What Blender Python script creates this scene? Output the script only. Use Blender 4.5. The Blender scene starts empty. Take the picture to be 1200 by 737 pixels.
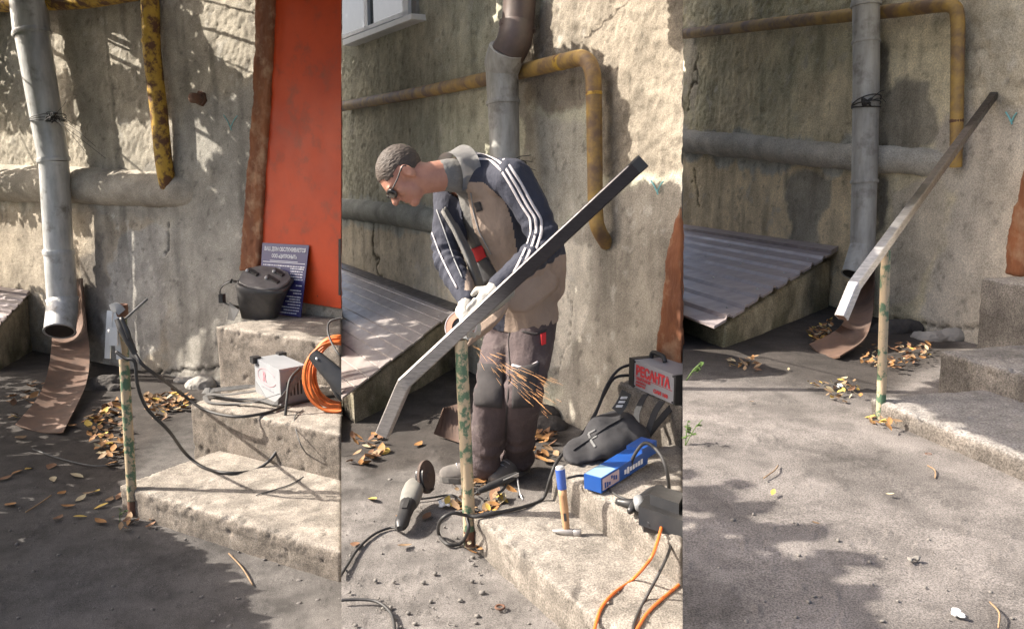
import bpy, bmesh, math, random
import numpy as np
from mathutils import Vector as V, Matrix
from mathutils.bvhtree import BVHTree

random.seed(11)
S = bpy.context.scene
COL = S.collection
R = math.radians

# ---------------------------------------------------------------- camera, sky, sun, exposure
H = 1.6                       # eye height above the middle yard
FPX, CX, CY = 1000.0, 600.0, 368.5
PITCH = math.atan(0.1735)
cd = bpy.data.cameras.new('camera')
cd.sensor_width = 36.0
cd.lens = 30.0
cd.clip_end = 400.0
cd.clip_start = 0.05
cam = bpy.data.objects.new('camera', cd)
cam.location = (0, 0, H)
cam.rotation_euler = (math.pi / 2 - PITCH, 0, 0)
COL.objects.link(cam)
S.camera = cam

SUN_EL = R(38)
SUN_H = V((-0.998, 0.06, 0)).normalized()           # horizontal direction towards the sun
SUN_DIR = V((SUN_H.x * math.cos(SUN_EL), SUN_H.y * math.cos(SUN_EL), math.sin(SUN_EL)))
w = bpy.data.worlds.new('World')
S.world = w
w.use_nodes = True
wn = w.node_tree.nodes
bg = wn['Background']
sky = wn.new('ShaderNodeTexSky')
sky.sky_type = 'NISHITA'
sky.sun_disc = False
sky.air_density = 0.8
sky.dust_density = 5.0
sky.ozone_density = 0.6
sky.sun_elevation = SUN_EL
sky.sun_rotation = math.atan2(SUN_H.x, SUN_H.y)
w.node_tree.links.new(sky.outputs[0], bg.inputs[0])
bg.inputs[1].default_value = 0.13
sl = bpy.data.lights.new('sun', 'SUN')
sl.energy = 4.6
sl.angle = R(0.42)
sl.color = (1.0, 0.925, 0.82)
so = bpy.data.objects.new('sun', sl)
so.rotation_euler = (-SUN_DIR).to_track_quat('-Z', 'Y').to_euler()
so.location = (-6, 3, 8)
COL.objects.link(so)
S.view_settings.view_transform = 'Standard'
S.view_settings.look = 'None'
S.view_settings.gamma = 1.0
S.view_settings.exposure = 1.4

# ---------------------------------------------------------------- measuring helpers
CAM = V((0, 0, H))
FW = V((0, math.cos(PITCH), -math.sin(PITCH)))
UP = V((0, math.sin(PITCH), math.cos(PITCH)))
RX = V((1, 0, 0))


def ray(x, y):
    return FW + RX * ((x - CX) / FPX) - UP * ((y - CY) / FPX)


def px(p):
    r = V(p) - CAM
    f = r.dot(FW)
    return (CX + FPX * r.x / f, CY - FPX * r.dot(UP) / f)


def at(x, y, Y):
    r = ray(x, y)
    return CAM + r * (Y / r.y)


def zat(p, y):
    q = (CY - y) / FPX
    c, s = math.cos(PITCH), math.sin(PITCH)
    return H + (q * p.y * c - p.y * s) / (c + q * s)


def m_of(p, n):
    return n * (V(p) - CAM).dot(FW) / FPX


# three yards, stepping up from left to right
GZ = {1: H * (1 - 1.25), 2: 0.0, 3: H * (1 - 0.56)}
BASEPX = {1: (186, 438), 2: (631, 477), 3: (1060, 380)}
VPX = {1: -1100, 2: 85, 3: 330}


def G(b, x, y, dz=0.0):
    r = ray(x, y)
    return CAM + r * ((GZ[b] + dz - H) / r.z)


WB, WD, WN = {}, {}, {}
for b in (1, 2, 3):
    WB[b] = G(b, *BASEPX[b])
    d = V((-(VPX[b] - CX) / FPX, -1.015, 0)).normalized()
    n = V((-d.y, d.x, 0))
    if n.dot(CAM - WB[b]) < 0:
        n = -n
    WD[b], WN[b] = d, n


def W(b, x, y, off=0.0):
    r = ray(x, y)
    n = WN[b]
    return CAM + r * (((WB[b] + n * off - CAM).dot(n)) / r.dot(n))


def soz(b, p):
    r = V(p) - WB[b]
    return r.dot(WD[b]), r.dot(WN[b]), r.z


def BP(b, s, off, z):
    p = WB[b] + WD[b] * s + WN[b] * off
    return V((p.x, p.y, z))


def planeN(x):                                        # normal of the plane that separates two yards (towards +x)
    n = ray(x, 0).cross(ray(x, 700))
    return n.normalized() if n.x > 0 else -n.normalized()


LIM = {1: (-260, 400), 2: (400, 800), 3: (800, 1480)}
LN = {b: (planeN(LIM[b][0]), planeN(LIM[b][1])) for b in LIM}


def s_lim(b, side, off, z):                           # wall coordinate s at the end of a yard
    N = LN[b][side]
    p = BP(b, 0, off, z)
    return -(p - CAM).dot(N) / WD[b].dot(N)


# ---------------------------------------------------------------- noise in numpy
def vnoise(p, seed=0):
    i = np.floor(p).astype(np.int64)
    f = p - i
    f = f * f * (3 - 2 * f)
    M = 0xffffffff

    def h(a, b_, c):
        n = (a * 374761393 + b_ * 668265263 + c * 1440662683 + seed * 974711) & M
        n = ((n ^ (n >> 13)) * 1274126177) & M
        n = ((n ^ (n >> 16)) * 668265263) & M
        return (n ^ (n >> 15)) / float(M)
    x, y, z = i[:, 0], i[:, 1], i[:, 2]
    u, v, t = f[:, 0], f[:, 1], f[:, 2]
    def lx(yy, zz):
        return h(x, yy, zz) * (1 - u) + h(x + 1, yy, zz) * u
    a = lx(y, z) * (1 - v) + lx(y + 1, z) * v
    c = lx(y, z + 1) * (1 - v) + lx(y + 1, z + 1) * v
    return a * (1 - t) + c * t


def fbm(p, scale=1.0, octv=4, seed=0, gain=0.5):
    p = np.asarray(p, float) * scale
    o, a, tot = 0, 1.0, 0
    for k in range(octv):
        o = o + a * vnoise(p, seed + k * 17)
        tot += a
        a *= gain
        p = p * 2.03 + 3.1
    return o / tot


def sstep(a, b_, x):
    t = np.clip((x - a) / (b_ - a), 0, 1)
    return t * t * (3 - 2 * t)


def polymask(P, poly, soft):
    """soft inside test of points P (N,2) in polygon"""
    x, y = P[:, 0], P[:, 1]
    ins = np.zeros(len(P), bool)
    dist = np.full(len(P), 1e9)
    n = len(poly)
    for i in range(n):
        x1, y1 = poly[i]
        x2, y2 = poly[(i + 1) % n]
        c = ((y1 > y) != (y2 > y)) & (x < (x2 - x1) * (y - y1) / ((y2 - y1) or 1e-9) + x1)
        ins ^= c
        L = (x2 - x1) ** 2 + (y2 - y1) ** 2
        t = np.clip(((x - x1) * (x2 - x1) + (y - y1) * (y2 - y1)) / L, 0, 1)
        dist = np.minimum(dist, np.hypot(x - x1 - t * (x2 - x1), y - y1 - t * (y2 - y1)))
    sd = np.where(ins, dist, -dist)
    return sstep(-soft, soft, sd)


def proj_np(P):
    r = P - np.array(CAM)
    f = r @ np.array(FW)
    return np.stack([CX + FPX * r[:, 0] / f, CY - FPX * (r @ np.array(UP)) / f], 1)


# ---------------------------------------------------------------- materials
MATS = {}


def nodes_of(name):
    m = bpy.data.materials.new(name)
    m.use_nodes = True
    nt = m.node_tree
    return m, nt, nt.nodes['Principled BSDF'], nt.links


def ramp(nt, src, stops):
    r = nt.nodes.new('ShaderNodeValToRGB')
    e = r.color_ramp.elements
    while len(e) < len(stops):
        e.new(0.5)
    for k, (p, c) in enumerate(stops):
        e[k].position = p
        e[k].color = (*c, 1)
    nt.links.new(src, r.inputs[0])
    return r.outputs[0]


def nz(nt, scale, detail=6, rough=0.6, stretch=None, coord='Object', dist=0.0):
    tc = nt.nodes.new('ShaderNodeTexCoord')
    n = nt.nodes.new('ShaderNodeTexNoise')
    n.inputs['Scale'].default_value = scale
    n.inputs['Detail'].default_value = detail
    n.inputs['Roughness'].default_value = rough
    n.inputs['Distortion'].default_value = dist
    src = tc.outputs[coord]
    if stretch:
        mp = nt.nodes.new('ShaderNodeMapping')
        mp.inputs['Scale'].default_value = stretch
        nt.links.new(src, mp.inputs[0])
        src = mp.outputs[0]
    nt.links.new(src, n.inputs['Vector'])
    return n.outputs[0]


def mixc(nt, fac, a, b_, mode='MIX'):
    m = nt.nodes.new('ShaderNodeMix')
    m.data_type = 'RGBA'
    m.blend_type = mode
    for sock, v in ((0, fac), (6, a), (7, b_)):
        if isinstance(v, (int, float)):
            m.inputs[sock].default_value = v
        elif isinstance(v, tuple):
            m.inputs[sock].default_value = (*v, 1)
        else:
            nt.links.new(v, m.inputs[sock])
    return m.outputs[2]


def bump(nt, bsdf, layers):
    prev = None
    for src, strength, distm in layers:
        bn = nt.nodes.new('ShaderNodeBump')
        bn.inputs['Strength'].default_value = strength
        bn.inputs['Distance'].default_value = distm
        nt.links.new(src, bn.inputs['Height'])
        if prev is not None:
            nt.links.new(prev, bn.inputs['Normal'])
        prev = bn.outputs[0]
    nt.links.new(prev, bsdf.inputs['Normal'])


def mat(name, c1, c2=None, scale=8, rough=0.8, metal=0.0, stops=(0.35, 0.65), stretch=None,
        bumps=(), detail=6, rvar=0.0, spec=None, dist=0.0, dirt=None, coat=0.0):
    """two-tone procedural material with bump layers ((scale, strength, distance), ...)"""
    if name in MATS:
        return MATS[name]
    m, nt, bs, lk = nodes_of(name)
    c2 = c2 or tuple(x * 0.8 for x in c1)
    n = nz(nt, scale, detail, 0.62, stretch, dist=dist)
    col = ramp(nt, n, [(stops[0], c1), (stops[1], c2)])
    if dirt:
        dcol, dscale, lo, hi = dirt
        dn = nz(nt, dscale, 8, 0.65)
        f = ramp(nt, dn, [(lo, (0, 0, 0)), (hi, (1, 1, 1))])
        col = mixc(nt, f, col, dcol)
    lk.new(col, bs.inputs['Base Color'])
    bs.inputs['Roughness'].default_value = rough
    bs.inputs['Metallic'].default_value = metal
    if spec is not None:
        bs.inputs['Specular IOR Level'].default_value = spec
    if coat:
        bs.inputs['Coat Weight'].default_value = coat
    if rvar:
        rr = ramp(nt, nz(nt, scale * 2.3, 5), [(0.3, (rough - rvar,) * 3), (0.7, (rough + rvar,) * 3)])
        lk.new(rr, bs.inputs['Roughness'])
    if bumps:
        bump(nt, bs, [(nz(nt, s, 5, 0.65, stretch), st, di) for s, st, di in bumps])
    MATS[name] = m
    return m


def mat_tint(name, rough=0.9, bumps=((40, 0.5, 0.01),), grain=(120, 0.25), blotch=(5, 0.2), spec=0.25):
    """colour comes from the mesh's own tint attribute, broken up with fine grain"""
    m, nt, bs, lk = nodes_of(name)
    a = nt.nodes.new('ShaderNodeVertexColor')
    a.layer_name = 'tint'
    g = ramp(nt, nz(nt, grain[0], 4, 0.7), [(0.37, (1 - grain[1],) * 3), (0.63, (1 + grain[1],) * 3)])
    c = mixc(nt, 1.0, a.outputs[0], g, 'MULTIPLY')
    g2 = ramp(nt, nz(nt, blotch[0], 8, 0.65), [(0.37, (1 - blotch[1],) * 3), (0.63, (1 + blotch[1],) * 3)])
    c = mixc(nt, 1.0, c, g2, 'MULTIPLY')
    lk.new(c, bs.inputs['Base Color'])
    bs.inputs['Roughness'].default_value = rough
    bs.inputs['Specular IOR Level'].default_value = spec
    bump(nt, bs, [(nz(nt, s, 6, 0.7), st, di) for s, st, di in bumps])
    return m


# ---------------------------------------------------------------- object helpers
def tag(o, label=None, cat=None, group=None, kind=None):
    if label: o['label'] = label
    if cat: o['category'] = cat
    if group: o['group'] = group
    if kind: o['kind'] = kind
    return o


def thing(name, loc, label, cat, group=None):
    o = bpy.data.objects.new(name, None)
    o.empty_display_size = 0.1
    o.location = loc
    COL.objects.link(o)
    return tag(o, label, cat, group)


def wloc(o):
    l = V(o.location)
    while o.parent:
        o = o.parent
        l += V(o.location)
    return l


def link(name, me, m, parent=None, smooth=True, origin=None):
    """mesh given in world coordinates -> object under parent (or with its own origin)"""
    if origin is None:
        if parent:
            origin = wloc(parent)
        else:
            origin = V((0, 0, 0))
    origin = V(origin)
    me.transform(Matrix.Translation(-origin))
    o = bpy.data.objects.new(name, me)
    if parent:
        o.parent = parent
        o.location = origin - wloc(parent)
    else:
        o.location = origin
    for mm in (m if isinstance(m, (list, tuple)) else [m]):
        me.materials.append(mm)
    if smooth:
        me.polygons.foreach_set('use_smooth', [True] * len(me.polygons))
    me.name = name
    COL.objects.link(o)
    return o


def obj(name, bm, m, parent=None, smooth=False, origin=None):
    me = bpy.data.meshes.new(name)
    bmesh.ops.recalc_face_normals(bm, faces=bm.faces[:])
    bm.to_mesh(me)
    bm.free()
    return link(name, me, m, parent, smooth, origin)


def autosmooth(o, ang=40):
    me = o.data
    me.polygons.foreach_set('use_smooth', [True] * len(me.polygons))
    bm = bmesh.new()
    bm.from_mesh(me)
    for e in bm.edges:
        if len(e.link_faces) == 2 and e.calc_face_angle(0) > R(ang):
            e.smooth = False
    bm.to_mesh(me)
    bm.free()
    return o


def ev(o):
    """apply modifiers without operators"""
    dg = bpy.context.evaluated_depsgraph_get()
    me = bpy.data.meshes.new_from_object(o.evaluated_get(dg))
    return me


def remesh(bm, vox, smooth=3, fac=0.5):
    """voxel union of everything in bm -> new mesh (world coords)"""
    me = bpy.data.meshes.new('tmp')
    bm.to_mesh(me)
    bm.free()
    o = bpy.data.objects.new('tmp', me)
    COL.objects.link(o)
    r = o.modifiers.new('r', 'REMESH')
    r.mode = 'VOXEL'
    r.voxel_size = vox
    r.use_smooth_shade = True
    if smooth:
        s = o.modifiers.new('s', 'SMOOTH')
        s.iterations = smooth
        s.factor = fac
    out = ev(o)
    bpy.data.objects.remove(o)
    bpy.data.meshes.remove(me)
    out.materials.clear()
    return out


def verts_np(me):
    a = np.empty(len(me.vertices) * 3)
    me.vertices.foreach_get('co', a)
    return a.reshape(-1, 3)


def normals_np(me):
    a = np.empty(len(me.vertices) * 3)
    me.vertex_normals.foreach_get('vector', a)
    return a.reshape(-1, 3)


def set_verts(me, a):
    me.vertices.foreach_set('co', np.ascontiguousarray(a, dtype=np.float32).ravel())
    me.update()


def tint(me, c):
    at_ = me.color_attributes.new('tint', 'FLOAT_COLOR', 'POINT')
    a = np.ones((len(me.vertices), 4), np.float32)
    a[:, :3] = c
    at_.data.foreach_set('color', a.ravel())


def smooth_path(pts, n=6):
    """Catmull-Rom through the points"""
    pts = [V(p) for p in pts]
    if len(pts) < 3:
        return pts
    P = [pts[0] * 2 - pts[1]] + pts + [pts[-1] * 2 - pts[-2]]
    out = []
    for i in range(1, len(P) - 2):
        a, b_, c, d = P[i - 1:i + 3]
        for k in range(n):
            t = k / n
            out.append(0.5 * ((2 * b_) + (c - a) * t + (2 * a - 5 * b_ + 4 * c - d) * t * t + (3 * b_ - a - 3 * c + d) * t ** 3))
    out.append(pts[-1])
    return out


def tube(bm, pts, rad, sides=10, caps=True, flat=None):
    """swept tube; rad number or list; flat=(u,ratio) unused"""
    pts = [V(p) for p in pts]
    n = len(pts)
    if not isinstance(rad, (list, tuple)):
        rad = [rad] * n
    if len(rad) != n:
        rad = list(np.interp(np.linspace(0, 1, n), np.linspace(0, 1, len(rad)), rad))
    t0 = (pts[1] - pts[0]).normalized()
    u = t0.orthogonal().normalized()
    rings = []
    for i in range(n):
        t = (pts[min(i + 1, n - 1)] - pts[max(i - 1, 0)]).normalized()
        u = (u - t * u.dot(t)).normalized()
        v = t.cross(u)
        rings.append([bm.verts.new(pts[i] + (u * math.cos(2 * math.pi * k / sides) + v * math.sin(2 * math.pi * k / sides)) * rad[i])
                      for k in range(sides)])
    for i in range(n - 1):
        for k in range(sides):
            bm.faces.new((rings[i][k], rings[i][(k + 1) % sides], rings[i + 1][(k + 1) % sides], rings[i + 1][k]))
    if caps:
        bm.faces.new(rings[0][::-1])
        bm.faces.new(rings[-1])
    return rings


def loft(bm, rings, caps=True, closed=True):
    """rings: lists of points"""
    vr = [[bm.verts.new(p) for p in r] for r in rings]
    n = len(vr[0])
    for i in range(len(vr) - 1):
        for k in range(n if closed else n - 1):
            bm.faces.new((vr[i][k], vr[i][(k + 1) % n], vr[i + 1][(k + 1) % n], vr[i + 1][k]))
    if caps and closed:
        bm.faces.new(vr[0][::-1])
        bm.faces.new(vr[-1])
    return vr


def ell_ring(c, u, v, n=20, ex=1.0):
    out = []
    for k in range(n):
        a = 2 * math.pi * k / n
        ca, sa = math.cos(a), math.sin(a)
        out.append(c + u * math.copysign(abs(ca) ** ex, ca) + v * math.copysign(abs(sa) ** ex, sa))
    return out


def ellipsoid(bm, c, u, v, w_, n=16, m=10):
    c = V(c)
    rings = []
    for i in range(1, m):
        a = math.pi * i / m
        rings.append(ell_ring(c + w_ * math.cos(a), u * math.sin(a), v * math.sin(a), n))
    vr = loft(bm, rings, caps=False)
    top, bot = bm.verts.new(c + w_), bm.verts.new(c - w_)
    for k in range(n):
        bm.faces.new((top, vr[0][k], vr[0][(k + 1) % n]))
        bm.faces.new((bot, vr[-1][(k + 1) % n], vr[-1][k]))


def capsule(bm, a, b_, ra, rb, n=12):
    a, b_ = V(a), V(b_)
    t = (b_ - a).normalized()
    u = t.orthogonal().normalized()
    v = t.cross(u)
    rings = []
    for k in range(4):
        q = math.pi / 2 * (1 - k / 4)
        rings.append(ell_ring(a - t * ra * math.sin(q), u * ra * max(math.cos(q), .05), v * ra * max(math.cos(q), .05), n))
    rings.append(ell_ring(a, u * ra, v * ra, n))
    rings.append(ell_ring(b_, u * rb, v * rb, n))
    for k in range(1, 5):
        q = math.pi / 2 * k / 4
        rings.append(ell_ring(b_ + t * rb * math.sin(q), u * rb * max(math.cos(q), .05), v * rb * max(math.cos(q), .05), n))
    loft(bm, rings)


def chain(bm, pts, rads, n=14):
    for i in range(len(pts) - 1):
        capsule(bm, pts[i], pts[i + 1], rads[i], rads[i + 1], n)


def hexa(bm, q, p):
    """box from bottom quad q and top quad p"""
    a = [bm.verts.new(x) for x in q]
    c = [bm.verts.new(x) for x in p]
    bm.faces.new(a[::-1])
    bm.faces.new(c)
    for k in range(4):
        bm.faces.new((a[k], a[(k + 1) % 4], c[(k + 1) % 4], c[k]))


def obox(bm, c, u, v, w_):
    """box centred at c with half axes u, v, w"""
    c = V(c)
    q = [c - w_ + s * u + t * v for s, t in ((-1, -1), (1, -1), (1, 1), (-1, 1))]
    hexa(bm, q, [x + w_ * 2 for x in q])


def clip(bm, b):
    """cut a mesh off at the two ends of yard b"""
    for N, sgn in ((LN[b][0], -1), (LN[b][1], 1)):
        g = bm.verts[:] + bm.edges[:] + bm.faces[:]
        r = bmesh.ops.bisect_plane(bm, geom=g, dist=1e-5, plane_co=CAM, plane_no=N * sgn, clear_outer=True)
        es = [e for e in r['geom_cut'] if isinstance(e, bmesh.types.BMEdge)]
        if es:
            try:
                bmesh.ops.holes_fill(bm, edges=es)
            except Exception:
                pass
    return bm


def bevel(bm, wd, seg=2, ang=30):
    es = [e for e in bm.edges if len(e.link_faces) == 2 and e.calc_face_angle(0) > R(ang)]
    bmesh.ops.bevel(bm, geom=es, offset=wd, segments=seg, affect='EDGES', profile=0.6)


def text(name, body, origin, xd, yd, size, m, parent, align='LEFT', depth=0.0006, bold=0.0, fit=None, nrm=0.0015):
    cu = bpy.data.curves.new(name, 'FONT')
    cu.body = body
    cu.size = size
    cu.align_x = align
    cu.extrude = depth
    cu.offset = bold
    cu.resolution_u = 2
    o = bpy.data.objects.new('tmp', cu)
    COL.objects.link(o)
    me = ev(o)
    bpy.data.objects.remove(o)
    xd, yd = V(xd).normalized(), V(yd).normalized()
    zd = xd.cross(yd).normalized()
    sx = 1.0
    if fit:
        c = verts_np(me)
        sx = fit / (c[:, 0].max() - c[:, 0].min())
    M = Matrix(((xd.x * sx, yd.x, zd.x, 0), (xd.y * sx, yd.y, zd.y, 0), (xd.z * sx, yd.z, zd.z, 0), (0, 0, 0, 1)))
    M.translation = V(origin) + zd * nrm
    me.transform(M)
    me.materials.clear()
    return link(name, me, m, parent, smooth=False)
# ---------------------------------------------------------------- shared materials
M_WALL = mat_tint('plaster', 0.93, ((30, 0.5, 0.02), (95, 0.55, 0.008)), (130, 0.28), (4, 0.18))
M_GROUND = mat_tint('asphalt', 0.95, ((110, 0.5, 0.004), (300, 0.7, 0.003)), (240, 0.5), (5, 0.25))
M_CONC = mat_tint('concrete', 0.93, ((45, 0.5, 0.008), (130, 0.8, 0.005)), (150, 0.45), (7, 0.3))
M_CORE = mat('masonry', (0.35, 0.32, 0.27), (0.28, 0.26, 0.22), 3, 0.95, bumps=((20, 0.5, 0.02),))
M_GALV = mat('galvanised_steel', (0.56, 0.56, 0.55), (0.36, 0.365, 0.36), 14, 0.5, 0.35, stretch=(1, 1, 0.25), stops=(0.35, 0.68),
             bumps=((9, 0.25, 0.01), (60, 0.2, 0.002)), rvar=0.12, dirt=((0.16, 0.14, 0.11), 5, 0.56, 0.74))
M_GALVD = mat('dull_galvanised_steel', (0.44, 0.43, 0.40), (0.26, 0.25, 0.225), 16, 0.62, 0.2, stretch=(1, 1, 0.22), stops=(0.35, 0.68),
              bumps=((9, 0.25, 0.01), (60, 0.2, 0.002)), rvar=0.1, dirt=((0.11, 0.09, 0.07), 5, 0.52, 0.72))
M_BROWNPIPE = mat('brown_pipe_paint', (0.115, 0.078, 0.063), (0.075, 0.055, 0.047), 9, 0.5, 0.1, bumps=((30, 0.2, 0.004),), rvar=0.1)
M_YELLOW = mat('rusty_yellow_paint', (0.52, 0.33, 0.04), (0.42, 0.25, 0.035), 20, 0.6, bumps=((45, 0.5, 0.004),), stretch=(1, 1, 0.5),
               dirt=((0.115, 0.05, 0.022), 9, 0.46, 0.56))
M_YELLOWB = mat('worn_yellow_paint', (0.40, 0.25, 0.06), (0.30, 0.19, 0.06), 20, 0.65, bumps=((45, 0.4, 0.004),),
                dirt=((0.16, 0.10, 0.06), 6, 0.42, 0.60))
M_RUST = mat('rust', (0.17, 0.085, 0.05), (0.085, 0.045, 0.032), 10, 0.85, 0.15, bumps=((40, 0.5, 0.004), (9, 0.3, 0.01)),
             dirt=((0.24, 0.17, 0.12), 5, 0.55, 0.75))
M_POST = mat('peeling_green_paint', (0.055, 0.11, 0.065), (0.09, 0.15, 0.085), 30, 0.7, bumps=((60, 0.6, 0.004),), stretch=(1, 1, 0.35),
             dirt=((0.40, 0.31, 0.20), 17, 0.45, 0.51))
M_STEEL = mat('bare_steel_tube', (0.36, 0.34, 0.325), (0.25, 0.235, 0.225), 5, 0.38, 0.35, stretch=(3, 3, 3), bumps=((160, 0.12, 0.001),), rvar=0.1)
M_DKSTEEL = mat('dark_mill_steel', (0.075, 0.068, 0.068), (0.048, 0.045, 0.048), 6, 0.45, 0.4, bumps=((120, 0.15, 0.001),), rvar=0.1)
M_BLACK = mat('black_rubber', (0.022, 0.021, 0.021), (0.035, 0.033, 0.032), 20, 0.6, bumps=((90, 0.2, 0.001),))
M_BLKPL = mat('black_plastic', (0.02, 0.02, 0.021), (0.032, 0.031, 0.031), 12, 0.42, bumps=((140, 0.2, 0.001),), rvar=0.1)
M_ORANGE = mat('orange_cable', (0.62, 0.15, 0.022), (0.50, 0.115, 0.022), 14, 0.5)
M_LID = mat('brown_sheet_metal', (0.36, 0.31, 0.305), (0.27, 0.235, 0.235), 3, 0.48, 0.12, stretch=(1, 4, 4), bumps=((50, 0.15, 0.002),), rvar=0.1,
            dirt=((0.25, 0.20, 0.185), 6, 0.55, 0.8))
M_LID2 = mat('grey_brown_boards', (0.36, 0.32, 0.30), (0.26, 0.23, 0.215), 4, 0.45, 0.12, stretch=(4, 1, 4), bumps=((50, 0.2, 0.002),), rvar=0.12,
             dirt=((0.32, 0.28, 0.25), 6, 0.55, 0.8))
M_WOOD = mat('raw_jamb', (0.25, 0.092, 0.035), (0.15, 0.055, 0.025), 9, 0.85, stretch=(1, 1, 0.3), bumps=((22, 0.6, 0.02), (80, 0.4, 0.006)),
             dirt=((0.36, 0.22, 0.13), 6, 0.5, 0.7))
M_RED = mat('red_door_paint', (0.58, 0.062, 0.007), (0.46, 0.045, 0.006), 2.5, 0.5, bumps=((30, 0.08, 0.004), (160, 0.08, 0.001)), rvar=0.08, dirt=((0.30, 0.06, 0.025), 5, 0.54, 0.74))
M_WHITE = mat('white_plastic', (0.74, 0.74, 0.73), (0.66, 0.66, 0.65), 6, 0.45)
M_GLASS = mat('window_glass', (0.10, 0.115, 0.12), (0.16, 0.175, 0.18), 1.5, 0.08)
M_CEMENT = mat('cement_mortar', (0.36, 0.34, 0.31), (0.26, 0.245, 0.225), 7, 0.95, bumps=((24, 0.8, 0.02), (90, 0.5, 0.006)))
M_DKSOIL = mat('dark_rubble', (0.075, 0.068, 0.062), (0.045, 0.04, 0.037), 12, 0.97, bumps=((30, 0.8, 0.02),))

# ---------------------------------------------------------------- ground: one low sheet to the horizon, two higher yards


def ground_tints(b, P, UV):
    """albedo of the paving: dusty asphalt, darker soil by the walls, damp stains, painted shade"""
    n1 = fbm(P, 1.3, 5, 3)
    n2 = fbm(P, 6.0, 5, 9)
    wob = (np.stack([fbm(P, 2.2, 4, 21), fbm(P, 2.2, 4, 33)], 1) - 0.5)
    Q = UV + wob * 46
    base = {1: (0.10, 0.092, 0.086), 2: (0.155, 0.142, 0.132), 3: (0.158, 0.142, 0.131)}[b]
    c = np.array(base)[None, :] * (0.72 + 0.3 * n1 + 0.28 * n2)[:, None]
    c = c * (1 - 0.3 * sstep(0.5, 0.68, fbm(P, 2.7, 5, 71)) - 0.18 * sstep(0.55, 0.62, fbm(P, 17, 4, 73)))[:, None]
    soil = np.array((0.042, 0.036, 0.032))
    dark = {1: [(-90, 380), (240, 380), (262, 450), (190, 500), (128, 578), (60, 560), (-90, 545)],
            2: [(380, 380), (700, 380), (655, 560), (560, 585), (500, 530), (440, 560), (380, 520)],  # dark earth plus the hatch lid's shade, painted as one patch
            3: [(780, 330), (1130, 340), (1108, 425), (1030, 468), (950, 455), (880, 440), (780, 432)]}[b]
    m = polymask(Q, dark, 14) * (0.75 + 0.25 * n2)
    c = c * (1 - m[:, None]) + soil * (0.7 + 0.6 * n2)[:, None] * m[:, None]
    if b == 1:                                                       # painted shade: asphalt coloured darker at the left
        m = polymask(Q, [(-90, 500), (140, 585), (230, 640), (330, 760), (-90, 800)], 40) * 0.62
        c = c * (1 - m[:, None]) + np.array((0.068, 0.064, 0.062)) * m[:, None]
    return c


def ground_grid(name, b, x0f, x1f, y0, y1, step, label_kind='structure'):
    """fine ground patch in yard b; x limits are functions of y"""
    ny = int((y1 - y0) / step)
    ys = np.linspace(y0, y1, ny + 1)
    nx = int(max(x1f(y) - x0f(y) for y in ys) / step)
    u = np.linspace(0, 1, nx + 1)
    X0 = np.array([x0f(y) for y in ys])
    X1 = np.array([x1f(y) for y in ys])
    XX = X0[:, None] + (X1 - X0)[:, None] * u[None, :]
    YY = np.repeat(ys[:, None], nx + 1, 1)
    P = np.stack([XX.ravel(), YY.ravel(), np.full(XX.size, GZ[b])], 1)
    h = (fbm(P, 1.1, 3, 5) - 0.5) * 0.03 + (fbm(P, 5, 3, 6) - 0.5) * 0.004 + (np.maximum(fbm(P, 32, 2, 8), 0.66) - 0.66) * 0.02
    UV = proj_np(P)
    c = ground_tints(b, P, UV)
    P[:, 2] += h - 0.004
    i = np.arange(ny)[:, None] * (nx + 1) + np.arange(nx)[None, :]
    q = np.stack([i, i + 1, i + nx + 2, i + nx + 1], -1).reshape(-1, 4)
    me = bpy.data.meshes.new(name)
    me.from_pydata(P.tolist(), [], q.tolist())
    tint(me, c)
    o = link(name, me, M_GROUND, None, True)
    tag(o, kind=label_kind)
    return o


def x_on(xp, b):
    """world x as a function of y on the ground of yard b along the image column xp"""
    N = planeN(xp)
    return lambda y: -((y - CAM.y) * N.y + (GZ[b] - CAM.z) * N.z) / N.x


# the low sheet
bm = bmesh.new()
bmesh.ops.create_grid(bm, x_segments=24, y_segments=24, size=90)
bmesh.ops.translate(bm, verts=bm.verts, vec=(0, 0, GZ[1] - 0.035))
me = bpy.data.meshes.new('ground')
bm.to_mesh(me); bm.free()
tint(me, np.full((len(me.vertices), 3), 0.17))
tag(link('ground', me, M_GROUND), kind='structure')
ground_grid('asphalt_yard', 1, x_on(-200, 1), x_on(404, 1), 2.2, 9.6, 0.022)
ground_grid('dusty_yard', 2, x_on(400, 2), x_on(800.5, 2), 1.7, 10.2, 0.02)
ground_grid('dusty_path', 3, x_on(800, 3), x_on(1478, 3), 1.2, 9.2, 0.016)
# earth banks under the two higher yards (butted just below their sheets)
for b, xa, xb, nm in ((2, 400, 800, 'earth_bank'), (3, 800, 1480, 'raised_bank')):
    bm = bmesh.new()
    fa, fb = x_on(xa, b), x_on(xb, b)
    y0, y1 = (1.7, 10.2) if b == 2 else (1.2, 9.2)
    zt, zb = GZ[b] - 0.05, GZ[1] - 0.3
    q = [V((fa(y0) + .006, y0, zb)), V((fb(y0) - .006, y0, zb)), V((fb(y1) - .006, y1, zb)), V((fa(y1) + .006, y1, zb))]
    hexa(bm, q, [V((p.x, p.y, zt)) for p in q])
    bmesh.ops.recalc_face_normals(bm, faces=bm.faces[:])
    clip(bm, b)
    tag(obj(nm, bm, M_CEMENT), kind='structure')

# ---------------------------------------------------------------- house walls
WTOP = {1: 4.2, 2: 4.0, 3: 3.5}


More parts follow.
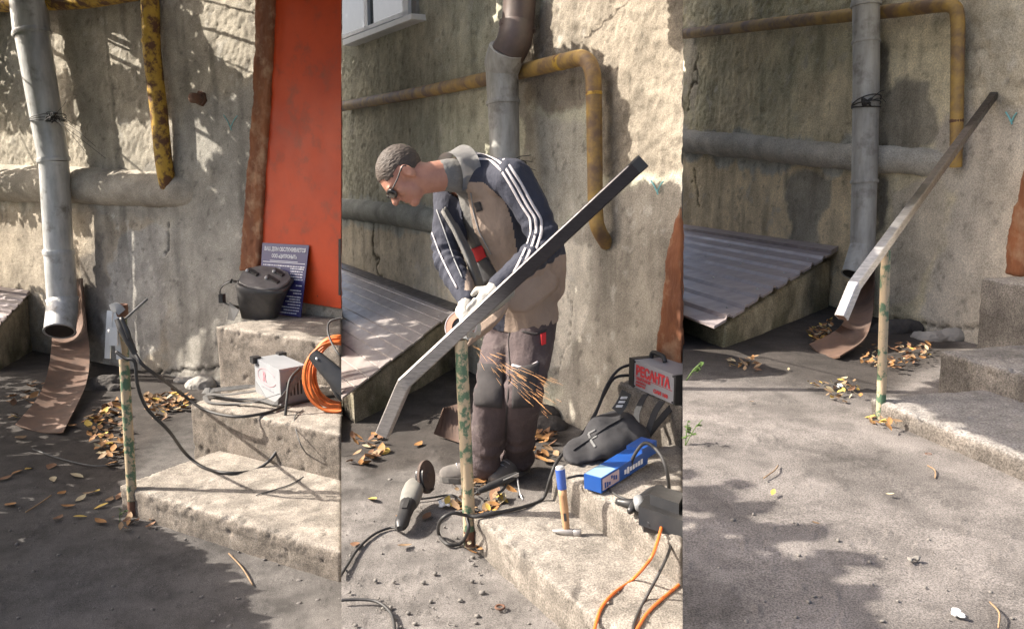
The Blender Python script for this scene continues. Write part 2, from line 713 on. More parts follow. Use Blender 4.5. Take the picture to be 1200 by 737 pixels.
def wall_tints(b, P, UV):
    n1, n2, n3 = fbm(P, 1.6, 5, 41), fbm(P, 7, 5, 43), fbm(P, 22, 4, 47)
    wob = np.stack([fbm(P, 5, 5, 51), fbm(P, 5, 5, 57)], 1) - 0.5
    Q = UV + wob * 60
    Qf = UV + wob * 34
    N = len(P)
    rough = np.ones(N)
    step_ = np.zeros(N)
    if b == 1:
        c = np.array((0.41, 0.37, 0.30)) * (0.7 + 0.6 * n2)[:, None]
        lay = [([(-90, 245), (180, 240), (230, 430), (200, 470), (-90, 450)], 8, (0.40, 0.345, 0.27), 0.25, 0.0),
               ([(196, 150), (250, 110), (330, 90), (330, 480), (205, 480), (190, 380)], 20, (0.345, 0.325, 0.285), 0.15, 0.002),
               ([(140, 270), (192, 262), (196, 330), (186, 420), (130, 470), (112, 400), (128, 330)], 5, (0.37, 0.35, 0.315), 0.12, 0.006),
               ([(80, 200), (250, 200), (240, 255), (80, 250)], 14, (0.33, 0.305, 0.26), 0.5, 0.0),
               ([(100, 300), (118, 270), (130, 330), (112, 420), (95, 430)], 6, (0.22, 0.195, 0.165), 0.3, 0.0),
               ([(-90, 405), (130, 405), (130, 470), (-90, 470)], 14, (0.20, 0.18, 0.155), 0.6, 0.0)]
    elif b == 2:
        c = np.array((0.345, 0.33, 0.255)) * (0.72 + 0.56 * n2)[:, None]
        c = c * (1 - 0.35 * sstep(0.45, 0.7, n1)[:, None]) + np.array((0.25, 0.265, 0.20)) * 0.35 * sstep(0.45, 0.7, n1)[:, None]
        lay = [([(380, 255), (560, 285), (560, 480), (380, 480)], 6, (0.40, 0.355, 0.27), 0.3, 0.0),
               ([(380, 228), (560, 250), (560, 288), (380, 262)], 6, (0.30, 0.31, 0.28), 0.4, 0.0),
               ([(600, 10), (800, -60), (830, 60), (800, 200), (700, 210), (690, 120), (610, 130)], 14, (0.175, 0.152, 0.12), 1.3, 0.003),
               ([(625, 130), (690, 150), (692, 260), (630, 250)], 10, (0.29, 0.27, 0.225), 0.8, 0.0),
               ([(655, 290), (720, 230), (830, 190), (830, 520), (650, 520), (640, 380)], 12, (0.245, 0.222, 0.185), 0.25, 0.003),
               ([(655, 270), (690, 290), (692, 360), (668, 430), (640, 440), (640, 330)], 6, (0.41, 0.375, 0.315), 0.3, 0.004),
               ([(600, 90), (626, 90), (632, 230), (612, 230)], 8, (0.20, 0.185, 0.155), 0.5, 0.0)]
    else:
        c = np.array((0.54, 0.475, 0.33)) * (0.75 + 0.5 * n2)[:, None]
        gm = sstep(0.42, 0.62, n1)[:, None] * 0.5
        c = c * (1 - gm) + np.array((0.38, 0.375, 0.26)) * gm
        lay = [([(780, 180), (1000, 205), (1000, 360), (780, 330)], 5, (0.60, 0.50, 0.335), 0.2, 0.0),
               ([(922, 205), (966, 205), (962, 300), (926, 300)], 5, (0.30, 0.275, 0.22), 0.2, 0.002),
               ([(780, 155), (960, 165), (1110, 175), (1110, 205), (960, 200), (780, 182)], 7, (0.40, 0.395, 0.35), 0.5, 0.0),
               ([(1055, 90), (1100, 95), (1110, 165), (1040, 175), (1030, 120)], 8, (0.25, 0.225, 0.175), 0.6, 0.0),
               ([(1100, 160), (1160, 60), (1320, 10), (1320, 430), (1100, 430), (1085, 360), (1110, 250)], 12, (0.42, 0.375, 0.31), 0.2, 0.003),
               ([(1045, 220), (1108, 215), (1105, 280), (1075, 340), (1045, 360)], 5, (0.44, 0.385, 0.30), 0.3, 0.004),
               ([(1110, -40), (1320, -60), (1320, 110), (1130, 130)], 16, (0.42, 0.37, 0.28), 1.1, 0.0),
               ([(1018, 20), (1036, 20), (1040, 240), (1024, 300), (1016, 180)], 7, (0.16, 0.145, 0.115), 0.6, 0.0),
               ([(800, 20), (820, 30), (818, 140), (806, 130)], 4, (0.44, 0.40, 0.31), 0.5, 0.0)]
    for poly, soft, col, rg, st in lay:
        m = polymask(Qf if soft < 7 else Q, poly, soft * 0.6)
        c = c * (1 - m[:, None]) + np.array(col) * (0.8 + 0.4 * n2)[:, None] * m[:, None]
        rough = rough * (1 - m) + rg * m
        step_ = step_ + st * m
    c = c * {1: 0.95, 2: 1.4, 3: 1.22}[b]
    # rain streaks and grime
    st = fbm(P * np.array((9, 9, 0.9)), 1, 4, 71)
    c = c * (1 - 0.55 * sstep(0.48, 0.75, st) * n1)[:, None]
    sp = sstep(0.66, 0.74, n3) * 0.35
    c = c * (1 - sp[:, None])
    wh = sstep(0.63, 0.70, fbm(P, 14, 4, 88)) * sstep(0.5, 0.6, n1) * 0.45       # flakes of old whitewash
    c = c * (1 - wh[:, None]) + np.array((0.55, 0.52, 0.46)) * wh[:, None]
    return c, rough, step_


CRACKS = {1: [[(96, 431), (150, 437), (186, 436), (215, 432), (240, 435), (262, 428)], [(193, 262), (198, 285), (196, 300)]],
          2: [[(434, 250), (440, 300), (453, 348)], [(672, 350), (668, 400), (650, 440)]],
          3: [[(1040, 371), (1080, 380), (1110, 384), (1148, 381)], [(818, 60), (812, 100), (806, 132)], [(812, 200), (819, 240)]]}


def line_mask(P, line, wd):
    dist = np.full(len(P), 1e9)
    for (x1, y1), (x2, y2) in zip(line[:-1], line[1:]):
        L = (x2 - x1) ** 2 + (y2 - y1) ** 2
        t = np.clip(((P[:, 0] - x1) * (x2 - x1) + (P[:, 1] - y1) * (y2 - y1)) / L, 0, 1)
        dist = np.minimum(dist, np.hypot(P[:, 0] - x1 - t * (x2 - x1), P[:, 1] - y1 - t * (y2 - y1)))
    return sstep(wd, wd * .3, dist)


def house_wall(b, label, step):
    t = thing('house_wall', BP(b, 0, 0, GZ[b]), label, 'wall', None)
    z0, z1 = GZ[b] - 0.12, WTOP[b]
    nzv = int((z1 - z0) / step)
    zs = np.linspace(z0, z1, nzv + 1)
    SL = np.array([s_lim(b, 0, 0, z) for z in zs])
    SR = np.array([s_lim(b, 1, 0, z) for z in zs])
    ns = int((SR - SL).max() / step)
    u = np.linspace(0, 1, ns + 1)
    SS = SL[:, None] + (SR - SL)[:, None] * u[None, :]
    ZZ = np.repeat(zs[:, None], ns + 1, 1)
    d, n, o_ = np.array(WD[b]), np.array(WN[b]), np.array((WB[b].x, WB[b].y, 0))
    P = o_ + SS.ravel()[:, None] * d + np.stack([0 * ZZ.ravel(), 0 * ZZ.ravel(), ZZ.ravel()], 1)
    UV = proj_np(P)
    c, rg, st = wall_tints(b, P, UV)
    h = rg * ((fbm(P, 26, 3, 61) - 0.5) * 0.023 + (fbm(P, 60, 2, 62) - 0.5) * 0.014) + (fbm(P, 1.5, 3, 63) - 0.5) * 0.03 \
        + (fbm(P, 7, 4, 64) - 0.5) * 0.012 + st
    pit = sstep(0.70, 0.78, fbm(P, 11, 4, 66))
    h -= pit * 0.006
    for line in CRACKS[b]:
        ck = line_mask(UV + (np.stack([fbm(P, 9, 4, 81), fbm(P, 9, 4, 83)], 1) - .5) * 16, line, {1: 2.2, 2: 1.5, 3: 1.8}[b] * (1.0 if line is CRACKS[b][0] else .62))
        h -= ck * 0.02
        c = c * (1 - 0.72 * ck[:, None])
    P = P + n * h[:, None]
    i = np.arange(nzv)[:, None] * (ns + 1) + np.arange(ns)[None, :]
    q = np.stack([i, i + 1, i + ns + 2, i + ns + 1], -1).reshape(-1, 4)
    me = bpy.data.meshes.new('plaster')
    me.from_pydata(P.tolist(), [], q.tolist())
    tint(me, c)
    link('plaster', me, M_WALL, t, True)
    bm = bmesh.new()
    th = 0.34
    for zz in (z0,):
        q = [BP(b, s_lim(b, 0, -0.06, z0), -0.06, z0), BP(b, s_lim(b, 1, -0.06, z0), -0.06, z0),
             BP(b, s_lim(b, 1, -th, z0), -th, z0), BP(b, s_lim(b, 0, -th, z0), -th, z0)]
        p = [BP(b, s_lim(b, 0, -0.06, z1), -0.06, z1), BP(b, s_lim(b, 1, -0.06, z1), -0.06, z1),
             BP(b, s_lim(b, 1, -th, z1), -th, z1), BP(b, s_lim(b, 0, -th, z1), -th, z1)]
        hexa(bm, q, p)
    obj('masonry_core', bm, M_CORE, t)
    # plastered-over heating pipe that bulges out of the wall
    return t


wall1 = house_wall(1, 'rough grey plaster wall around the red door, crossed by sharp patches of sun', 0.02)
wall2 = house_wall(2, 'greenish grey plaster wall behind the stooping workman', 0.017)
wall3 = house_wall(3, 'beige plaster wall above the empty steps and the bare ground', 0.017)


def bulge(b, wall, pts, offs, rads, label=None):
    ps = smooth_path([W(b, x, y, o) for (x, y), o in zip(pts, offs)], 10)
    bm = bmesh.new()
    tube(bm, ps, [m_of(ps[0], r) if k == 0 else m_of(ps[min(k * 10, len(ps) - 1)], r) for k, r in enumerate(rads)], 26)
    me = bpy.data.meshes.new('plastered_pipe')
    bmesh.ops.recalc_face_normals(bm, faces=bm.faces[:])
    bmesh.ops.subdivide_edges(bm, edges=[e for e in bm.edges if e.calc_length() > 0.05], cuts=2, use_grid_fill=True)
    bm.to_mesh(me); bm.free()
    p = verts_np(me); nn = normals_np(me)
    set_verts(me, p + nn * ((fbm(p, 9, 4, 5) - 0.5) * 0.03 + (fbm(p, 34, 3, 6) - 0.5) * 0.012)[:, None])
    c = {1: (0.38, 0.34, 0.28), 2: (0.29, 0.295, 0.26), 3: (0.46, 0.43, 0.37)}[b]
    tint(me, np.array(c) * (0.7 + 0.6 * fbm(p, 6, 5, 7))[:, None])
    return link('plastered_pipe', me, M_WALL, wall, True)


bulge(1, wall1, [(-60, 213), (60, 216), (150, 220), (215, 224), (262, 228)], [-0.05, -0.05, -0.05, -0.09, -0.22], [22, 22, 22, 21, 18])
bulge(2, wall2, [(402, 244), (470, 252), (560, 268), (640, 284), (690, 296)], [-0.03, -0.03, -0.03, -0.06, -0.18], [12, 14, 16, 17, 17])
bulge(3, wall3, [(803, 166), (880, 172), (960, 181), (1060, 188), (1110, 190), (1150, 192)], [0.0, 0.0, 0.0, -0.01, -0.06, -0.16], [13, 14, 15, 16, 17, 17])


def wallquad(b, pts, off, th):
    """slab on the wall from an outline of image points, proud by off, thickness th"""
    f = [W(b, x, y, off) for x, y in pts]
    bm = bmesh.new()
    a = [bm.verts.new(p) for p in f]
    c = [bm.verts.new(p - WN[b] * th) for p in f]
    bm.faces.new(a)
    bm.faces.new(c[::-1])
    k = len(f)
    for i in range(k):
        bm.faces.new((a[i], c[i], c[(i + 1) % k], a[(i + 1) % k]))
    bmesh.ops.recalc_face_normals(bm, faces=bm.faces[:])
    return clip(bm, b)


def rough_slab(b, pts, off, th, m, name, parent, vox=0.014, amp=0.014):
    me = remesh(wallquad(b, pts, off, th), vox, 4)
    p = verts_np(me); nn = normals_np(me)
    set_verts(me, p + nn * ((fbm(p, 7, 4, 5) - 0.5) * amp * 2 + (fbm(p, 28, 3, 6) - 0.5) * amp)[:, None])
    return link(name, me, m, parent, True)


# red door and its raw jamb
rough_slab(1, [(299, -60), (322, -60), (318, 60), (309, 200), (303, 306), (299, 318), (279, 318), (286, 240), (296, 110)], 0.075, 0.16, M_WOOD, 'door_jamb', wall1)
bm = wallquad(1, [(318, -60), (400, -60), (400, 362), (300, 346), (306, 230)], 0.045, 0.09)
bevel(bm, 0.004, 1)
door = obj('door', bm, M_RED, wall1)
bm = wallquad(1, [(396.5, 280), (399.3, 280), (399.3, 346), (396.5, 346)], 0.048, 0.02)
obj('door_slot', bm, M_BLKPL, door)
for xx, yy in ((372, 357), (340, 353)):
    bm = bmesh.new(); p = W(1, xx, yy - 10, 0.045); ellipsoid(bm, p, WD[1] * .006, V((0, 0, .006)), WN[1] * .004, 8, 5)
    obj('screw', bm, M_RUST, door, True)
# jambs seen at the right edge of the other two yards
rough_slab(2, [(797, 236), (788, 262), (780, 300), (773, 360), (768, 424), (798, 436)], 0.07, 0.15, M_WOOD, 'door_jamb', wall2)
rough_slab(3, [(1240, 150), (1203, 185), (1190, 232), (1179, 270), (1175, 322), (1240, 330)], 0.06, 0.13, M_WOOD, 'door_jamb', wall3)

# window over the left part of the middle wall
win = thing('window', W(2, 440, 50, 0), None, None)
win.parent = wall2
win.location = W(2, 440, 50, 0) - wloc(wall2)
bm = wallquad(2, [(401, -40), (474, -40), (475, 14), (401, 44)], 0.03, 0.05)
obj('pane', bm, M_GLASS, win)
for pts in ([(425, -40), (429, -40), (431, 34), (427, 36)], [(470, -40), (477, -40), (478, 18), (472, 20)],
            [(401, 42), (401, 46), (478, 17), (478, 12)]):
    bm = wallquad(2, pts, 0.06, 0.05); obj('frame_bar', bm, M_WHITE, win)
bm = wallquad(2, [(401, 47), (402, 54), (482, 23), (482, 16)], 0.13, 0.14)
bevel(bm, 0.004, 1)
obj('sill', bm, M_WHITE, win)
bm = wallquad(2, [(476, -40), (487, -40), (488, 17), (479, 20)], 0.028, 0.05); obj('reveal', bm, M_CEMENT, win)

# pale blue paint scribbles left on each wall
M_TEAL = mat('teal_paint', (0.16, 0.42, 0.42), (0.22, 0.45, 0.45), 20, 0.9)
for b, wl, sx, sy, k in ((1, wall1, 270, 143, 1.0), (2, wall2, 770, 219, 0.9), (3, wall3, 1185, 138, 0.8)):
    for line in ([(-8, -8), (-3, 0), (0, 6), (4, -2), (8, -7)], [(0, 6), (1, 10)]):
        bm = bmesh.new()
        tube(bm, smooth_path([W(b, sx + x * k, sy + y * k, 0.012) for x, y in line], 4), 0.004, 5)
        obj('paint_mark', bm, M_TEAL, wl)

# ---------------------------------------------------------------- steps
M_DUST = None
SZ = {}
STEPS = {  # yard: (front-left bottom px, [top-left-corner px of each step])
    1: ((142, 599), [(135, 568), (226, 472), (256, 383)], [(142, 599), (226, 520), (256, 430)]),
    2: ((555, 639), [(555, 601), (645, 545), (723, 447)], [(555, 639), (645, 583), (723, 490)]),
    3: ((1020, 488), [(1018, 466), (1099, 410), (1144, 326)], [(1020, 488), (1099, 440), (1144, 384)]),
}


def steps(b, label, col):
    t = thing('concrete_steps', G(b, *STEPS[b][0]), label, 'steps')
    z = 0.0
    SZ[b] = []
    foot = []
    for (tx, ty), (fx, fy) in zip(STEPS[b][1], STEPS[b][2]):
        p = G(b, fx, fy, z)
        zt = zat(p, ty)
        s, off, _ = soz(b, p)
        foot.append((s, off, GZ[b] + z, zt))
        z = zt - GZ[b]
        SZ[b].append(zt)
    for k, (s, off, zb, zt) in enumerate(foot):
        bm = bmesh.new()
        zb2 = GZ[b] - 0.1
        q, p = [], []
        for zz, lst in ((zb2, q), (zt, p)):
            lst += [BP(b, s, off, zz), BP(b, s_lim(b, 1, off, zz), off, zz), BP(b, s_lim(b, 1, -0.03, zz), -0.03, zz), BP(b, s, -0.03, zz)]
        hexa(bm, q, p)
        vox = 0.013
        me = remesh(bm, vox, 1, .4)
        P = verts_np(me); nn = normals_np(me)
        # worn nosing: chips where the edge noise is high
        d_edge = np.abs((P - np.array(BP(b, s, off, zt))) @ np.array(WN[b])) + np.abs(P[:, 2] - zt)
        rim = (np.abs(nn[:, 2]) < 0.6) * (sstep(-.012, .012, P[:, 2] - (zt - (zt - zb) * 0.42) + (fbm(P, 9, 4, 91) - .5) * .05)) * (0.006 if k == 0 else 0.003)
        chip = np.exp(-(d_edge / 0.045) ** 2) * (sstep(0.56, 0.68, fbm(P, 17, 3, 15 + k)) * 0.016 + sstep(0.6, 0.7, fbm(P, 4, 4, 25 + k)) * 0.014)
        hole = sstep(0.68, 0.76, fbm(P, 16, 3, 31 + k)) * 0.008
        hd = (fbm(P, 3.5, 4, 11 + k) - 0.5) * 0.016 + (fbm(P, 26, 3, 12) - 0.5) * 0.007 - chip - hole + rim
        right = 1 - np.exp(-((P - np.array(CAM)) @ np.array(LN[b][1]) / 0.03) ** 2)
        set_verts(me, P + nn * (hd * right)[:, None])
        n1, n2 = fbm(P, 2.2, 5, 3), fbm(P, 11, 5, 4)
        c = np.array(col) * (0.66 + 0.36 * n1 + 0.32 * n2)[:, None]
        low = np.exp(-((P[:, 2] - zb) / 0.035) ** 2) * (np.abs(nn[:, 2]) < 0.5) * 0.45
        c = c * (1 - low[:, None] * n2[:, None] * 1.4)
        ris = (1 - sstep(.35, .75, nn[:, 2]))[:, None]                   # risers are bare brownish aggregate, darkened further as painted shade; treads a worn screed
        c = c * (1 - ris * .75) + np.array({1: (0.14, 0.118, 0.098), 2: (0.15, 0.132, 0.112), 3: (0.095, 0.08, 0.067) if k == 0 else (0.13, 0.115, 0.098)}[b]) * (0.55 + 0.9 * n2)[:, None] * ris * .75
        agg = sstep(0.64, 0.7, fbm(P, 40, 3, 77)) * 0.3
        c = c * (1 - agg[:, None]) + np.array((0.22, 0.20, 0.18)) * agg[:, None]
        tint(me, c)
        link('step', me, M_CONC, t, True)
    return t


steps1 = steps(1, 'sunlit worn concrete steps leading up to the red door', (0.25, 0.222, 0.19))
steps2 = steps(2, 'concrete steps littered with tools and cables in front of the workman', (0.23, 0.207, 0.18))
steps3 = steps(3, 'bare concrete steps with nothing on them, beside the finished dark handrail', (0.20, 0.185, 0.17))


def ST(b, k, x, y, dz=0.0):                            # point on the top of step k seen at image point
    r = ray(x, y)
    return CAM + r * ((SZ[b][k] + dz - H) / r.z)
# ---------------------------------------------------------------- pipes


def pipe_part(name, b, pts, w_px, off, m, parent, sides=20, n=8, w2=None):
    ps = smooth_path([W(b, x, y, off if not isinstance(off, (list, tuple)) else off[i]) for i, (x, y) in enumerate(pts)], n)
    bm = bmesh.new()
    w2 = w2 or w_px
    tube(bm, ps, [m_of(ps[0], w_px / 2), m_of(ps[-1], w2 / 2)], sides)
    return autosmooth(obj(name, bm, m, parent, True), 50)


def ring(b, x0, y0, x1, y1, w_px, off, m, parent, name='seam'):
    a, c = W(b, x0, y0, off), W(b, x1, y1, off)
    bm = bmesh.new()
    r = m_of(a, w_px / 2)
    tube(bm, [a, a.lerp(c, 0.5), c], [r, r * 1.03, r], 22)
    return autosmooth(obj(name, bm, m, parent, True), 50)


def open_end(bm_pts, r, m, parent, depth=0.05):
    """dark mouth of a spout: short recessed disc plus a rolled lip"""
    a, t = bm_pts
    bm = bmesh.new()
    u = t.orthogonal().normalized(); v = t.cross(u)
    loft(bm, [ell_ring(a, u * r * 1.05, v * r * 1.05, 22), ell_ring(a + t * 0.006, u * r * 1.05, v * r * 1.05, 22),
              ell_ring(a + t * 0.006, u * r * 0.9, v * r * 0.9, 22), ell_ring(a - t * depth, u * r * 0.85, v * r * 0.85, 22)], caps=False)
    f = ell_ring(a - t * 0.0, u * r * 0.9, v * r * 0.9, 22)
    o = obj('spout_lip', bm, m, parent, True)
    bm = bmesh.new()
    bm.faces.new([bm.verts.new(p + t * 0.003) for p in f])
    obj('spout_mouth', bm, M_BLACK, parent)
    return o


def wire_tie(b, x, y, w_px, off, tails, seed):
    rnd = random.Random(seed)
    p = W(b, x, y, off)
    r = m_of(p, w_px / 2) * 1.06
    t = thing('wire_tie', p, {1: 'twisted wire tie with long loose tails round the grey downpipe left of the red door',
                              2: 'black wire tie on the downpipe behind the workman',
                              3: 'wire tie round the downpipe beside the finished handrail'}[b], 'wire')
    for k in range(3):
        bm = bmesh.new()
        c = p + V((0, 0, (k - 1) * 0.014 - 0.01))
        tilt = V((0, 0, 0.02 * (k - 1) + 0.02))
        pts = [c + WD[b] * r * math.cos(a) + WN[b] * r * math.sin(a) + tilt * math.cos(a) for a in np.linspace(0, 2 * math.pi, 26)]
        tube(bm, pts, 0.0035, 6)
        obj('loop', bm, M_BLACK, t, True)
    kn = p + WD[b] * r * 0.95 + WN[b] * 0.05
    bm = bmesh.new()
    for k in range(9):
        pts = [kn + V((rnd.uniform(-1, 1), rnd.uniform(-1, 1), rnd.uniform(-1, 1))) * r * 0.32 for _ in range(4)]
        tube(bm, smooth_path(pts + [pts[0]], 4), 0.004, 5)
    obj('knot', bm, M_BLACK, t, True)
    for tx, ty in tails:
        q = W(b, tx, ty, off * rnd.uniform(0.5, 1.2))
        mid = kn.lerp(q, 0.5) + V((rnd.uniform(-.02, .02), rnd.uniform(-.02, .02), 0.02))
        bm = bmesh.new()
        tube(bm, smooth_path([kn, mid, q], 6), 0.0022, 5)
        obj('tail', bm, M_BLACK, t, True)


# --- yard 1 downpipe
o1 = 0.25
dp = thing('downpipe', W(1, 72, 380, o1), 'pale galvanised downpipe with an open spout left of the red door', 'downpipe')
pipe_part('pipe_section', 1, [(26, -70), (37.5, 40)], 41, o1, M_GALV, dp, w2=40)
pipe_part('pipe_section', 1, [(37.5, 40), (63, 188)], 37.5, o1, M_GALV, dp, w2=33.5)
pipe_part('pipe_section', 1, [(63, 188), (69, 296)], 32.5, o1, M_GALV, dp, w2=31)
pipe_part('pipe_section', 1, [(69, 294), (73, 352)], 32.5, o1, M_GALV, dp, w2=33)
for x0, y0, x1, y1, ww in ((36.8, 37, 38, 42, 42), (62.4, 185, 63.2, 190, 35.5), (68.8, 292, 69.3, 298, 34.5), (72.6, 349, 73.2, 353, 35)):
    ring(1, x0, y0, x1, y1, ww, o1, M_GALV, dp)
pa, pb = W(1, 73.5, 351, o1), W(1, 70, 388, o1 + 0.16)
bm = bmesh.new(); tube(bm, [pa, pa.lerp(pb, 0.25) + V((0, 0, -0.02)), pb], [m_of(pa, 16.5), m_of(pa, 17), m_of(pb, 17)], 22, caps=False)
obj('spout', bm, M_GALV, dp, True)
open_end((pb, (pb - pa).normalized()), m_of(pb, 17), M_GALV, dp)
wire_tie(1, 56, 139, 37, o1, [(88, 150), (100, 178), (112, 172), (124, 186), (96, 150), (78, 118)], 5)

# --- yard 2 downpipe: brown upper run, cranked joint, grey lower run
o2 = 0.24
dp2 = thing('downpipe', W(2, 594, 420, o2), 'cranked downpipe behind the workman, brown above and dull grey below', 'downpipe')
pipe_part('upper_pipe', 2, [(610, -60), (609, 0), (606, 34)], 39, [0.13, 0.13, 0.15], M_BROWNPIPE, dp2)
pipe_part('elbow', 2, [(606, 32), (602, 50), (592, 68)], 41, [0.15, 0.19, o2], M_BROWNPIPE, dp2)
pipe_part('lower_pipe', 2, [(588, 76), (590, 130), (592, 190), (594, 300), (595, 425)], 39, o2, M_GALVD, dp2, w2=30)
ring(2, 594, 58, 588, 80, 43, o2, M_GALVD, dp2, 'joint_collar')
ring(2, 589.4, 118, 589.7, 123, 40, o2, M_GALVD, dp2)
ring(2, 606.8, 28, 605.6, 34, 43, 0.15, M_BROWNPIPE, dp2, 'joint_collar')
wire_tie(2, 597, 196, 37, o2, [(618, 205), (624, 190), (628, 200), (622, 182)], 9)

# --- yard 3 downpipe
o3 = 0.17
dp3 = thing('downpipe', W(3, 1010, 320, o3), 'dull grey downpipe with a cut spout crossed by the dark handrail', 'downpipe')
pipe_part('pipe_section', 3, [(1015, -60), (1015, 6)], 33, o3, M_GALVD, dp3)
pipe_part('pipe_section', 3, [(1015, 6), (1015, 100), (1013, 215)], 30.5, o3, M_GALVD, dp3, w2=29)
pipe_part('pipe_section', 3, [(1013, 213), (1011, 290)], 28.5, o3, M_GALVD, dp3, w2=28)
for x0, y0, x1, y1, ww in ((1015, 2, 1015, 8, 34), (1015, 48, 1015, 51, 32), (1015, 118, 1014.8, 121, 31.5), (1013, 211, 1013, 215, 31)):
    ring(3, x0, y0, x1, y1, ww, o3, M_GALVD, dp3)
pa, pb = W(3, 1011, 288, o3), W(3, 998, 321, o3 + 0.1)
bm = bmesh.new(); tube(bm, [pa, pa.lerp(pb, 0.3) + V((0, 0, -0.012)), pb], [m_of(pa, 14.2), m_of(pa, 14), m_of(pb, 11.5)], 20, caps=False)
obj('spout', bm, M_GALVD, dp3, True)
open_end((pb, (pb - pa).normalized()), m_of(pb, 11.5), M_GALVD, dp3)
wire_tie(3, 1015, 121, 30, o3, [(1034, 112), (1038, 120), (1036, 106)], 12)

# --- yellow gas pipes
gp = thing('gas_pipe', W(1, 196, 215, 0.05), 'rusty yellow gas pipe running down the wall left of the red door', 'gas pipe')
pipe_part('pipe_run', 1, [(-50, 8), (20, 4), (90, 1), (150, -8), (172, -10), (176, 6), (178, 60), (186, 130), (192, 190), (197, 219)], 18,
          [.1, .1, .1, .1, .1, .1, .1, .1, .08, .02], M_YELLOW, gp, 16, 6, 19)
ring(1, 176.4, 46, 177, 50, 21, .1, M_YELLOW, gp, 'coupling')
ring(1, 175.8, 18, 176, 21, 20.5, .1, M_YELLOW, gp, 'coupling')
gp = thing('gas_pipe', W(2, 700, 280, 0.08), 'yellow gas pipe that bends down into the wall above the raised handrail', 'gas pipe')
pipe_part('pipe_run', 2, [(402, 125), (480, 111), (560, 95), (620, 82), (662, 72), (684, 69), (694, 84), (696, 120), (697, 190), (698, 248), (701, 268), (711, 286)], 11,
          [.08, .08, .08, .09, .1, .1, .1, .1, .1, .1, .09, .0], M_YELLOWB, gp, 16, 6, 17)
for x0, y0, x1, y1 in ((655, 73.5, 660, 72.6), (695.8, 108, 696, 112)):
    ring(2, x0, y0, x1, y1, 19, .1, M_YELLOW, gp, 'coupling')
gp = thing('gas_pipe', W(3, 1120, 195, 0.08), 'yellow gas pipe passing behind the grey downpipe above the dark handrail', 'gas pipe')
pipe_part('pipe_run', 3, [(803, 40), (880, 31), (960, 22), (1040, 14), (1098, 7), (1116, 8), (1122, 22), (1122, 80), (1121, 150), (1120, 196)], 12,
          [.06, .06, .06, .06, .07, .07, .07, .07, .07, .05], M_YELLOWB, gp, 16, 6, 13.5)
for x0, y0, x1, y1 in ((1093, 7.4, 1097, 7), (1122, 28, 1122, 32), (1121, 140, 1121, 144)):
    ring(3, x0, y0, x1, y1, 15, .07, M_RUST, gp, 'coupling')
# rusty stub in wall 1
st = thing('pipe_stub', W(1, 238, 116, 0), 'short rusty pipe stub sticking out of the rough plaster', 'pipe stub')
a = W(1, 239, 116, -0.02); bm = bmesh.new()
tube(bm, [a, a + WN[1] * 0.13], m_of(a, 6), 14); obj('stub', bm, M_RUST, st, True)
bm = bmesh.new(); tube(bm, [a + WN[1] * 0.02, a + WN[1] * 0.045], m_of(a, 9), 6); obj('nut', bm, M_RUST, st)

# ---------------------------------------------------------------- cellar hatches: masonry box under a sheet-metal lid


